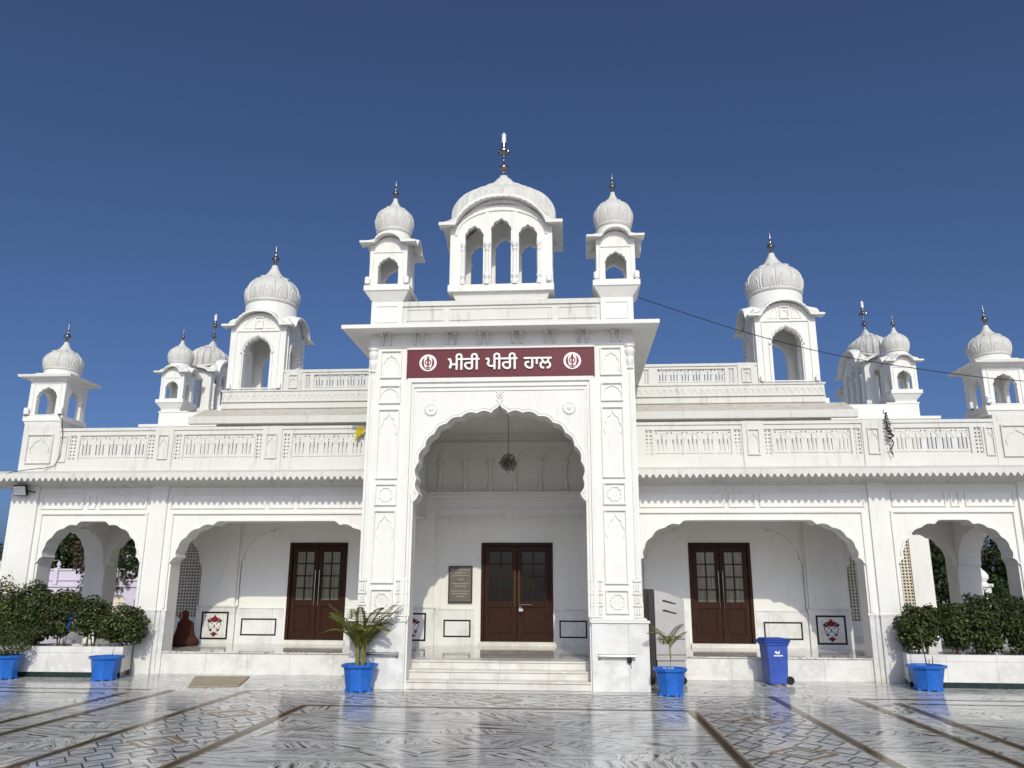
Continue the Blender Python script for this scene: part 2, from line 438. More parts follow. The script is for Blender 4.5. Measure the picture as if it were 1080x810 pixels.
for s in (-1, 1):
    for z0, z1, kd in ((6.41, 7.04, 'arch'), (5.84, 6.25, 'cusp'), (4.20, 5.72, 'arch'), (3.64, 4.10, 'flower'), (2.05, 3.54, 'arch'), (1.47, 1.94, 'flower')):
        a, b = sorted((s*2.17, s*2.64)); niche(a, b, z0, z1, kd).build('wall_panel', W, gate)
    mb = MB()
    prof = [(.055, 2.16), (.05, 6.52), (.09, 6.56), (.06, 6.60), (.085, 6.68), (.10, 6.76), (.07, 6.82), (.11, 6.90), (.12, 6.97), (.09, 7.02), (.12, 7.05), (.12, 7.09)]
    mb.lathe(prof, s*2.81, .03, 0, 14); mb.build('colonnette', W, gate, smooth=True)
    for q, wd in ((1.915, .055), (2.055, .06), (2.805, .085)):
        mb = MB()
        for k, (z0, z1, f) in enumerate(((1.395, 1.44, 1.0), (1.455, 1.60, .86), (1.615, 1.66, 1.0), (1.675, 1.83, .80), (1.845, 1.89, 1.0), (1.905, 2.08, .84), (2.095, 2.15, .95))):
            if k % 2 == 0: mb.box(s*q-wd*f, s*q+wd*f, -.042, .01, z0, z1)
            else:
                n = 3
                for i in range(n):
                    c = s*q+wd*f*(-1+(2*i+1)/n); r = wd*f/n*.86
                    P = [(c-r, z0), (c+r, z0)]+[(c+r*math.cos(t), z1-r*1.3+r*1.3*math.sin(t)) for t in [PI*j/6 for j in range(7)]]
                    mb.prism([P], -.03-.008*(i % 2), .01)
        mb.build('carved_base', W, gate)
for s in (-1, 1):
    mb = MB(); mb.box(min(s*1.872, s*3.0), max(s*1.872, s*3.0), -.08, .55, 0, 1.29)
    pb = part(mb, 'pier_base', M['marble2'], bevel=.006)
    mb = MB(); mb.box(min(s*1.85, s*3.03), max(s*1.85, s*3.03), -.11, .56, 1.293, 1.34); mb.box(min(s*1.88, s*2.97), max(s*1.88, s*2.97), -.07, .53, 1.343, 1.385)
    mb.build('base_cap', W, pb, bevel=.006)
mb = MB(); mb.box(-2.93, 2.93, -.03, .2, 7.095, 7.14); mb.box(-2.06, 2.06, -.045, .02, 7.045, 7.085)
mb.build('string_course', W, gate)
# cornice
mb = MB()
mb.prism([[(-.52, 7.405), (-.52, 7.49), (-.40, 7.52), (5.4, 7.52), (5.4, 7.422), (0.2, 7.422)]], -3.42, 3.42, 'YZ')
corn = part(mb, 'gate_cornice', M['white'])
for i in range(8):
    x = -2.53+i*5.07/7
    for dx in (-.085, .085):
        mb = MB(); mb.prism([[(0.01, 7.15), (-.04, 7.15), (-.06, 7.20), (-.045, 7.25), (-.08, 7.31), (-.07, 7.345), (-.17, 7.37), (-.18, 7.42), (.01, 7.42)]], x+dx-.032, x+dx+.032, 'YZ')
        mb.build('bracket', M['weathered'], corn)
mb = MB()
mb.box(-2.2, 2.2, .06, .30, 7.52, 8.08); mb.box(-2.2, 2.2, .02, .34, 8.083, 8.19); mb.box(-2.2, 2.2, .035, .3, 7.62, 7.68)
frame_bars(mb, -2.12, -1.28, 7.74, 8.02, .06, .012, .02); frame_bars(mb, 1.28, 2.12, 7.74, 8.02, .06, .012, .02); frame_bars(mb, -1.15, 1.15, 7.74, 8.02, .06, .012, .02)
mb.box(-2.9, -2.6, .9, 5.3, 7.52, 8.1); mb.box(2.6, 2.9, .9, 5.3, 7.52, 8.1); mb.box(-2.6, 2.6, 5.0, 5.3, 7.52, 8.1)
part(mb, 'gate_parapet', M['weathered'])

# --- kiosks -----------------------------------------------------------------
def hump(s, A, lim=.80):
    s = abs(s)
    if s >= lim: return 0.
    t = s/lim
    return A*max(0, 1-t**2.3)**.72
def dome_mesh(R, zb, zm, zc, zt, rb, rc, rt, n=14, sx=1., sy=1., saddle=0., seg=240, pet=.42):
    """ribbed lotus dome: base radius rb at zb, widest R at zm, cap lip radius rc at zc, tip at zt"""
    mb = MB(); prof = []
    def rad(z):
        if z < zm: t = (zm-z)/(zm-zb); return R-(R-rb)*t**1.8
        H = (zc-zm)/math.sqrt(1-(rc*.93/R)**2); return R*math.sqrt(max(0, 1-((z-zm)/H)**2))
    N = 60; hp = (zc-zb)*pet; zp0 = zb+(zc-zb)*.13
    rows = []
    zs = [zb+(zc-zb)*i/N for i in range(N+1)]
    def surf(th, z):
        r = rad(z); u = (th*n/(2*PI)) % 1.; uu = abs(u-.5)*2
        d = 0.
        u2 = (u-.5)*2; v = (z-zp0)/hp
        if z > zp0: d += .022*R*(uu > .90) - .016*R*(.78 < uu <= .90)     # ridge between two gores
        if .04 <= v <= 1:                                    # carved lotus fan in every gore
            w = .70*(1-max(0, (v-.45)/.55)**2.2*.72); q = abs(u2)/w
            if v > .86: q = max(q, .6+abs(u2)*.2)
            if q < 1: d += R*(.030 if q > .80 or v > .90 else .012+.016*math.cos(3*PI*u2/w*(.7+.3*v))**2)
        elif 0 <= v < .04: d += .02*R*(.5+.5*math.cos(th*n*8))
        if z < zp0: d += .05*R*math.sin(PI*(z-zb)/(zp0-zb))*(.70+.30*abs(math.sin(th*n*2)))
        return r+d
    for z in zs:
        rows.append([(surf(2*PI*i/seg, z)*math.cos(2*PI*i/seg), surf(2*PI*i/seg, z)*math.sin(2*PI*i/seg), z) for i in range(seg)])
    H = zt-zc
    capn = n
    for k, (r, z, sc_) in enumerate([(rc*.88, zc-.02*R, 0), (rc*1.22, zc-.075*R, 1), (rc*1.26, zc-.04*R, 1), (rc*1.04, zc+.025*R, .8), (rc*.84, zc+.06*R, .3), (rc*.74, zc+.11*R, 0), (rc*.56, zc+.34*H, 0), (rc*.40, zc+.56*H, 0), (rc*.27, zc+.78*H, 0), (rt*1.25, zc+.9*H, 0), (rt*1.2, zt, 0), (rt*.3, zt+.01, 0)]):
        row = []
        for i in range(seg):
            th = 2*PI*i/seg; q = r*(1-.13*sc_*abs(math.cos(capn*th/2))**1.0+.03*sc_)
            row.append((q*math.cos(th), q*math.sin(th), z-.03*R*sc_*abs(math.cos(capn*th/2))))
        rows.append(row)
    vs = []
    for row in rows:
        for x, y, z in row:
            f = max(0, 1-(z-zb)/(zc-zb)); X = x*sx; Y = y*sy
            vs.append((X, Y, z+saddle*(1-min(1, (X/(R*sx))**2))*f))
    fs = [(j*seg+i, j*seg+(i+1) % seg, (j+1)*seg+(i+1) % seg, (j+1)*seg+i) for j in range(len(rows)-1) for i in range(seg)]
    fs.append(tuple((len(rows)-1)*seg+i for i in range(seg)))
    mb.add(vs, fs); return mb
def finial_mesh(z0, z1, r, tall=False):
    h = z1-z0; mb = MB()
    if tall:
        p = [(.22, 0), (.22, .03), (.3, .05), (.18, .07), (.2, .12), (.5, .15), (.35, .17), (.55, .19), (1.0, .22), (1.0, .24), (.55, .28), (.3, .30), (.2, .34), (.35, .36), (.2, .38), (.18, .46), (.3, .48), (.2, .5), (.25, .56), (.5, .60), (1.15, .63), (1.15, .66), (.6, .70), (.7, .72), (.4, .75), (.38, .80), (.42, .88), (.35, .95), (.3, 1.0)]
    else:
        p = [(.3, 0), (.3, .08), (.45, .1), (.25, .13), (.3, .18), (.7, .24), (1.0, .32), (1.0, .36), (.7, .42), (.45, .44), (.55, .47), (.3, .50), (.25, .58), (.4, .60), (.25, .63), (.22, .72), (.15, .85), (.03, 1.0)]
    mb.lathe([(a*r, z0+b*h) for a, b in p], seg=14)
    if tall:
        for k in range(10):
            a = 2*PI*k/10; mb.tube([(1.1*r*math.cos(a), 1.1*r*math.sin(a), z0+.645*h), (1.15*r*math.cos(a), 1.15*r*math.sin(a), z0+.60*h)], r*.12, 4)
    return mb
def bangla_eave(hx, hy, e, zt, A, t=.05, drop=.05, ay=None, lim=.80):
    """four drooping eaves, humped over each side"""
    mb = MB(); N = 96; ay = A if ay is None else ay
    for side in range(4):
        a, b, amp = (hx, hy, A) if side % 2 == 0 else (hy, hx, ay)
        rot = Matrix.Rotation(side*PI/2, 4, 'Z')
        rows = [[], [], [], [], []]
        for i in range(N+1):
            s = -1+2*i/N; h = hump(s, amp, lim)
            h1 = hump(s*(a+e*.6)/a, amp, lim); h2 = hump(s*(a+e)/a, amp, lim); h4 = hump(s*.9, amp, lim)
            sl = .022*abs(math.sin(11*PI*s)) if h2 > 0 else 0
            rows[0].append((s*a, -b+.02, zt+h)); rows[1].append((s*(a+e*.6), -(b+e*.6), zt-drop*.3+h1))
            rows[2].append((s*(a+e), -(b+e), zt-drop+h2+sl)); rows[3].append((s*(a+e), -(b+e), zt-drop+t*.8+h2+sl)); rows[4].append((s*(a*.9), -b*.9, zt+t+.03+h4))
        n = N+1
        mb.M = rot
        mb.add([p for r_ in rows for p in r_], [(r*n+i, r*n+i+1, (r+1)*n+i+1, (r+1)*n+i) for r in range(4) for i in range(N)])
    mb.M = None
    G = 24; vs = []; fs = []
    for i in range(G+1):
        for j in range(G+1):
            u = -1+2*i/G; v = -1+2*j/G
            vs.append((u*hx*.96, v*hy*.96, zt+t+.02+max(hump(u, A, lim), hump(v, ay, lim))))
    for i in range(G):
        for j in range(G): fs.append((i*(G+1)+j, (i+1)*(G+1)+j, (i+1)*(G+1)+j+1, i*(G+1)+j+1))
    mb.add(vs, fs); return mb
def flat_eave(hx, hy, e, z, t=.06):
    mb = MB()
    mb.frustum(0, 0, z, z+t, hx+e-.02, hx+e, hy+e-.02, hy+e); mb.frustum(0, 0, z-.07, z-.002, hx+.02, hx+.08, hy+.02, hy+.08)
    mb.frustum(0, 0, z+t+.002, z+t+.10, hx+.02, hx-.05, hy+.02, hy-.05)
    return mb
def wall_with_top(hw, z0, zt, A, curves, lim=.8):
    P = [(-hw, zt), (-hw, z0)]
    for c in curves: P += c
    P += [(hw, z0)]
    for i in range(29):
        s = 1-2*i/28; P.append((hw*s, zt+hump(s, A, lim)))
    Q = []
    for p in P:
        if not Q or (abs(p[0]-Q[-1][0])+abs(p[1]-Q[-1][1])) > 1e-5: Q.append(p)
    if abs(Q[0][0]-Q[-1][0])+abs(Q[0][1]-Q[-1][1]) < 1e-5: Q.pop()
    return Q
def kiosk_body(hx, hy, z0, zt, A, cf, cs, th=.16, ay=None, lim=.8):
    """four arched walls; cf/cs arch curves of the front and the side walls"""
    mb = MB()
    for s in (0, 1):
        mb.M = Matrix.Rotation(s*PI, 4, 'Z'); mb.prism([wall_with_top(hx, z0, zt, A, cf, lim)], -hy, -hy+th)
    for s in (1, 3):
        mb.M = Matrix.Rotation(s*PI/2, 4, 'Z'); mb.prism([wall_with_top(hy-th-.001, z0, zt-.002, 0 if ay is None else ay, cs, lim)], -hx+.004, -hx+th)
    mb.M = None; return mb
def lamp_spots(): pass
def make_kiosk(kind):
    if kind == 'S':      # small gate-roof kiosk, sill at 0, half width .43
        a = .43; cv = [kiosk_arch(.235, 0, .40, .71, 3)]
        mb = kiosk_body(a, a, 0, 1.02, .17, cv, cv, .11, .17, .70)
        frame_bars(mb, -.36, .36, .02, .83, -a, .012, .02)
        mb.frustum(0, 0, -.36, -.13, .34, .50); mb.box(-.52, .52, -.52, .52, -.127, -.003); mb.box(-.36, .36, -.36, .36, -1.05, -.362)
        frame_bars(mb, -.25, .25, -.85, -.45, -.36, .012, .02)
        k = mb.build('roof_kiosk', W, HALL)
        bangla_eave(a, a, .21, 1.03, .20, .06, .04, None, .70).build('kiosk_eave', W, k, smooth=True)
        dome_mesh(.45, 1.40, 1.74, 2.09, 2.36, .37, .21, .045, 10).build('dome', M['dome'], k, smooth=True)
        mb = MB(); mb.lathe([(.40, 1.18), (.40, 1.34), (.37, 1.40)], seg=40); mb.build('drum', W, k, smooth=True)
        finial_mesh(2.34, 2.86, .075).build('finial', M['steel'], k, smooth=True)
    elif kind == 'B':    # large corner kiosk of the hall
        a = .83; cf = [shift(kiosk_arch(.40, 0, 1.09, 1.60, 4), 0)]
        mb = kiosk_body(a, a, 0, 1.92, .40, cf, cf, .2, .40)
        for q in range(4):
            mb.M = Matrix.Rotation(q*PI/2, 4, 'Z'); y = -a+(.004 if q % 2 else 0)
            c = [p for p in cf[0] if p[1] > 1.0]; mb.strip(offset(c, .03), offset(c, .09), y-.035, y+.01)
            for s in (-1, 1): mb.box(s*.43, s*.49, y-.035, y+.01, .0, 1.06)
            frame_bars(mb, -.66, .66, .02, 1.78, y, .02, .03)
            niche(-.13, .13, 1.84, 2.20, 'arch', y, .018); mbn = niche(-.13, .13, 1.84, 2.20, 'arch', y, .018); mb.add(mbn.v, mbn.f)
            for s in (-1, 1):
                P = [(s*.19, 1.84), (s*.47, 1.84), (s*.42, 1.98), (s*.32, 2.10), (s*.19, 2.18)]; g = .82; cx = s*.30; cz = 1.96
                Q = [(cx+(u-cx)*g, cz+(v-cz)*g) for u, v in P]
                mb.strip(Q+[Q[0]], P+[P[0]], y-.018, y+.01)
        mb.M = None
        k = mb.build('hall_kiosk', W, HALL)
        bangla_eave(a, a, .22, 1.93, .42, .07, .05).build('kiosk_eave', W, k, smooth=True)
        mb = MB(); mb.lathe([(.76, 2.2), (.76, 2.70), (.72, 2.76)], seg=48); mb.build('drum', W, k, smooth=True)
        dome_mesh(.81, 2.74, 3.13, 3.67, 4.14, .72, .43, .075, 11).build('dome', M['dome'], k, smooth=True)
        finial_mesh(4.12, 4.85, .115).build('finial', M['steel'], k, smooth=True)
    elif kind == 'C':    # verandah corner kiosk with a flat eave
        a = .47; cv = [kiosk_arch(.265, 0, .44, .76, 3)]
        mb = MB()
        for s in (0, 1):
            mb.M = Matrix.Rotation(s*PI, 4, 'Z'); mb.prism([wall_outline(-a, a, 0, .93, cv)], -a, -a+.12)
        for s in (1, 3):
            mb.M = Matrix.Rotation(s*PI/2, 4, 'Z'); mb.prism([wall_outline(-a+.121, a-.121, 0, .928, cv)], -a+.004, -a+.12)
        mb.M = None
        frame_bars(mb, -.37, .37, .01, .86, -a, .012, .02)
        mb.box(-.52, .52, -.52, .52, -.14, -.003); mb.frustum(0, 0, -.24, -.143, .47, .50)
        mb.box(-.3, .3, -.3, .3, .94, .96)
        k = mb.build('corner_kiosk', W, HALL)
        flat_eave(a, a, .24, .98).build('kiosk_eave', W, k)
        mb = MB(); mb.lathe([(.43, 1.13), (.43, 1.22), (.40, 1.26)], seg=40); mb.build('drum', W, k, smooth=True)
        dome_mesh(.475, 1.24, 1.51, 1.80, 2.08, .41, .26, .05, 10).build('dome', M['dome'], k, smooth=True)
        finial_mesh(2.06, 2.62, .085).build('finial', M['steel'], k, smooth=True)
    elif kind == 'M':    # long kiosk over the gate, three arches on its long sides
        hx, hy = 1.16, .60
        a1 = shift(kiosk_arch(.205, 0, 1.13, 1.45, 2, .20), -.61); a2 = kiosk_arch(.225, 0, 1.27, 1.62, 2, .20); a3 = shift(kiosk_arch(.205, 0, 1.13, 1.45, 2, .20), .61)
        mb = kiosk_body(hx, hy, 0, 1.40, .60, [a1, a2, a3], [kiosk_arch(.26, 0, 1.0, 1.36, 3)], .14, .14, .88)
        for q in (0, 1):
            mb.M = Matrix.Rotation(q*PI, 4, 'Z')
            for x in (-.86, -.315, .315, .86):
                w = .052 if abs(x) < .5 else .04
                mb.lathe([(w*1.5, 0), (w*1.5, .08), (w*.9, .12), (w*1.5, .2), (w*1.1, .28), (w, .34), (w*.8, .80), (w*1.2, .84), (w*.9, .87), (w*1.5, .95), (w*1.5, 1.0)], x, -hy-.01, 0, 12)
            for x in (-.315, .315): mb.box(x-.05, x+.05, -hy-.025, -hy+.01, 1.0, 1.76)
            A = [(1.0*math.sin(t), 1.20+.60*math.cos(t)) for t in [-PI/2+PI*i/24 for i in range(25)]]
            mb.strip(A, [(x*1.05, 1.20+(z-1.20)*1.06) for x, z in A], -hy-.03, -hy+.01)
        mb.M = None
        mb.frustum(0, 0, -.39, -.165, 1.0, 1.10, .48, .56); mb.box(-1.19, 1.19, -.64, .64, -.162, -.003); mb.box(-.98, .98, -.46, .46, -.7, -.392)
        k = mb.build('gate_kiosk', W, HALL)
        bangla_eave(hx, hy, .24, 1.42, .66, .09, .05, .16, .88).build('kiosk_eave', W, k, smooth=True)
        dome_mesh(1.20, 1.56, 1.98, 2.58, 3.00, 1.17, .62, .075, 20, 1., .56, .40, 240, .85).build('dome', M['dome'], k, smooth=True)
        finial_mesh(2.97, 4.02, .12, True).build('finial', M['steel'], k, smooth=True)
        mb = MB(); mb.lathe([(.05, 3.88), (.055, 3.92), (.05, 4.06), (.06, 4.09), (.03, 4.13), (.005, 4.17)], seg=12); mb.build('finial_tip', M['letter'], k, smooth=True)
    return k
def put(k, x, y, z, rz=0.):
    k.location = (x, y, z); k.rotation_euler[2] = rz
    return k
SZ = 8.57
kS = put(make_kiosk('S'), -2.57, .43, SZ)
put(copy_tree(kS), 2.57, .43, SZ)
kM = put(make_kiosk('M'), 0, .60, SZ-.02)
kB = put(make_kiosk('B'), -7.54, 5.83, 7.45)
put(copy_tree(kB), 7.54, 5.83, 7.45)
kC = put(make_kiosk('C'), -11.78, 2.67, 6.14)
put(copy_tree(kC), 11.68, 2.67, 6.14)
for s in (-1, 1):
    put(copy_tree(kS), s*12.95, 11.05, SZ-.04, 0)
    put(copy_tree(kM), s*12.78, 13.2, SZ-.04, s*PI/2)
    put(copy_tree(kS), s*12.95, 15.35, SZ-.04, 0)

# --- porch interior
mb = MB()
mb.box(-2.4, 2.4, .5, 5.0, 6.10, 6.25)
part(mb, 'porch_ceiling')
# hall front wall with three doors
DX = (-5.34, .05, 5.36); DW = (.80, .955, .80); DZ = 3.13
P = [(-8.55, 7.0), (-8.55, ZP-.1)]
for x, w in zip(DX, DW): P += [(x-w, ZP-.1), (x-w, DZ), (x+w, DZ), (x+w, ZP-.1)]
P += [(8.55, ZP-.1), (8.55, 7.0)]
mb = MB(); mb.prism([P], 5.0, 5.35)
hw = part(mb, 'hall_front_wall')
mb = MB(); mb.box(-8.55, -8.2, 5.36, 22, 0, 7.0); mb.box(8.2, 8.55, 5.36, 22, 0, 7.0); mb.box(-8.55, 8.55, 22, 22.3, 0, 7); mb.box(-8.15, 8.15, 5.37, 21.9, 6.6, 6.9)
part(mb, 'hall_side_wall')
for s in (-1, 1):
    # projecting piers carrying the flower panels
    for x0, x1 in ((7.50, 8.56), (2.12, 3.28)):
        a, b = sorted((s*x0, s*x1))
        mb = MB(); mb.box(a, b, 4.90, 5.02, ZP, 1.42); mb.box(a-.02, b+.02, 4.88, 5.02, 1.423, 1.46); pr_ = part(mb, 'dado_pier', M['marble2'])
        mb = MB(); mb.box(a+.04, b-.04, 4.93, 5.02, 1.463, 3.74 if x0 > 5 else 4.38); part(mb, 'wall_pilaster')
        cx = (a+b)/2; w = .37
        mb = MB(); mb.prism([rect(cx-w, cx+w, .60, 1.31), rect(cx-w+.045, cx+w-.045, .645, 1.265)], 4.893, 4.91)
        for q in (-1, 1):
            for zc, r0, dr in ((.98, .08, 1), (.90, .06, -1), (1.07, .07, 1)):
                pts = [(cx+q*(.05+r0*(1-math.cos(t)*(.9-.1*t))), 4.893, zc+dr*r0*math.sin(t)*(.9-.08*t)) for t in [i*.45 for i in range(10)]]
                mb.tube(pts, .009, 5)
            mb.prism([[(cx+q*.08, 1.06), (cx+q*.17, 1.11), (cx+q*.22, 1.07), (cx+q*.15, 1.045)]], 4.893, 4.91)
            mb.prism([[(cx+q*.10, .80), (cx+q*.05, .82), (cx+q*.12, .86), (cx+q*.14, .83)]], 4.893, 4.91)
        mb.build('inlay_border', M['black'], pr_)
        mb = MB()
        mb.prism([[(cx-.03, 1.04), (cx-.13, 1.08), (cx-.10, 1.10), (cx-.15, 1.14), (cx-.06, 1.15), (cx, 1.23), (cx+.06, 1.15), (cx+.15, 1.14), (cx+.10, 1.10), (cx+.13, 1.08), (cx+.03, 1.04)]], 4.891, 4.91)
        mb.prism([[(cx, .66), (cx-.05, .71), (cx-.11, .74), (cx-.06, .76), (cx, .80), (cx+.06, .76), (cx+.11, .74), (cx+.05, .71)]], 4.891, 4.91)
        mb.prism([[(cx-.02, .93), (cx, .99), (cx+.02, .93), (cx, .88)]], 4.891, 4.91)
        mb.build('inlay_flower', M['red'], pr_)
    for x0, x1 in ((6.37, 7.34), (1.16, 1.88), (3.4, 4.35)):
        a, b = sorted((s*x0, s*x1)); mb = MB(); mb.prism([rect(a, b, .70, 1.14), rect(a+.04, b-.04, .74, 1.10)], 4.975, 5.02)
        mb.build('dado_panel', M['black'], hw)
    for x0, x1 in ((6.20, 7.49), (3.29, 4.50), (1.06, 2.11)):
        a, b = sorted((s*x0, s*x1)); mb = MB(); mb.box(a, b, 4.98, 5.01, ZP, 1.39); mb.box(a, b, 4.965, 5.01, 1.392, 1.415); mb.build('dado_slab', M['marble2'], hw)
    # blind arch lines in the wide bays
    c = bay_arch(3.38, 7.46, 1.42, 3.52, .95, .95); c = c if s > 0 else flipx(c)
    mb = MB(); P = [(c[0][0], 3.72)] + c + [(c[-1][0], 3.72)]
    mb.prism([P], 4.965, 5.01); mb.build('blind_arch', W, hw)
c = bay_arch(-1.95, 2.0, 1.42, 3.55, .9, .95)
mb = MB(); mb.prism([[(c[0][0]-.08, 3.66), (c[0][0]-.08, 1.42)] + c + [(c[-1][0]+.08, 1.42), (c[-1][0]+.08, 3.66)]], 4.965, 5.01)
for a, b in ((-2.07, -.26), (-.11, .18), (.33, 2.08)): mb.prism([rect(a, b, 3.79, 4.03), rect(a+.02, b-.02, 3.81, 4.0)], 4.97, 5.01); mb.box(a, b, 4.95, 5.01, 3.755, 3.787)
mb.build('blind_arch', W, hw)
mb = MB(); mb.box(-2.4, 2.4, 4.80, 5.01, 4.40, 4.47); mb.box(-2.4, 2.4, 4.86, 5.01, 4.32, 4.398); mb.box(-2.4, -2.33, 1.0, 4.8, 4.38, 4.46); mb.box(2.33, 2.4, 1.0, 4.8, 4.38, 4.46); mb.build('ledge', W, hw)
for i in range(7):
    x = -2.07+i*.69
    mb = MB(); mb.lathe([(.075, 4.47), (.075, 4.53), (.05, 4.56), (.08, 4.64), (.05, 4.72), (.045, 5.16), (.06, 5.2), (.045, 5.23), (.09, 5.28), (.09, 5.33)], x, 4.97, 0, 12)
    mb.build('relief_column', W, hw, smooth=True)
mb = MB()
for i in range(6):
    x = -2.07+i*.69+.345; c = shift(kiosk_arch(.27, 5.3, 5.36, 5.72, 3), x); mb.prism([[(x-.345, 5.85), (x-.345, 5.335)] + c + [(x+.345, 5.335), (x+.345, 5.85)]], 4.93+.0005*i, 5.01)
mb.build('relief_arcade', W, hw)
for s in (-1, 1):
    mb = MB()
    for i in range(5):
        y = 1.2+i*.75; mb.box(s*2.35, s*2.41, y-.05, y+.05, 4.47, 5.3); mb.box(s*2.34, s*2.41, y-.08, y+.08, 5.302, 5.36)
    mb.box(s*2.36, s*2.41, .55, 4.9, 5.65, 5.75); part(mb, 'side_relief')

# --- doors
def make_door(x, w, pane_mat, lock=False):
    z0, z1 = ZP+.10, DZ; y = 5.02
    mb = MB(); f = .085
    mb.prism([[(x-w+.003, z0), (x-w+.003, z1-.003), (x+w-.003, z1-.003), (x+w-.003, z0), (x+w-f, z0), (x+w-f, z1-f), (x-w+f, z1-f), (x-w+f, z0)]], y-.05, y+.12)
    d = part(mb, 'door', M['wood'], bevel=.004)
    for s in (-1, 1):
        a, b = sorted((x+s*.006, x+s*(w-f-.004))); W_ = b-a
        zb, zt_ = z0+.01, z1-f-.004
        st = .125; g0 = z0+1.02; g1 = zt_-.16
        mb = MB()
        holes = []; nx, nz = 2, 4; m_ = .03
        pw = (W_-2*st-(nx-1)*m_)/nx; ph = (g1-g0-(nz-1)*m_)/nz
        for i in range(nx):
            for j in range(nz): holes.append(rect(a+st+i*(pw+m_), a+st+i*(pw+m_)+pw, g0+j*(ph+m_), g0+j*(ph+m_)+ph))
        holes.append(rect(a+st, b-st, zb+.17, g0-.16))
        mb.prism([rect(a, b, zb, zt_)]+holes, y+.02, y+.065)
        mb.box(a+st-.01, b-st+.01, y+.045, y+.06, zb+.16, g0-.15)
        mb.frustum(0, 0, 0, 0, 0, 0) if False else None
        mb.prism([rect(a+st+.05, b-st-.05, zb+.22, g0-.21)], y+.028, y+.05)
        mb.build('door_leaf', M['wood'], d, bevel=.004)
        mb = MB(); mb.box(a+st-.01, b-st+.01, y+.045, y+.055, g0-.01, g1+.01); mb.build('pane', pane_mat, d)
        hx = x+s*.055
        mb = MB(); zh = z0+.88; mb.tube([(hx, y-.035, zh), (hx, y-.035, zh+.92)], .014, 8)
        for q in (.06, .86): mb.tube([(hx, y-.035, zh+q), (hx, y+.03, zh+q)], .012, 6)
        mb.build('handle', M['chrome'] if not lock else M['brass'], d, smooth=True)
    if lock:
        mb = MB(); mb.box(x+.05, x+.16, y-.03, y+.0, z0+.76, z0+.83); mb.tube([(x+.06, y-.02, z0+.93), (x+.40, y-.02, z0+.93)], .012, 6); mb.tube([(x+.08, y-.02, z0+.83), (x+.08, y-.02, z0+.90), (x+.13, y-.02, z0+.90), (x+.13, y-.02, z0+.83)], .008, 5)
        mb.build('padlock', M['chrome'], d)
    mb = MB(); mb.box(x-w-.04, x+w+.04, 4.90, 5.3, ZP, ZP+.098); mb.build('threshold', M['step'], d)
    return d
make_door(DX[0], DW[0], M['glass2']); make_door(DX[1], DW[1], M['glass'], True); make_door(DX[2], DW[2], M['glass2'])
mb = MB(); mb.box(-8.1, 8.1, 6.2, 6.25, 0, 6.5); part(mb, 'curtain', M['curtain'])

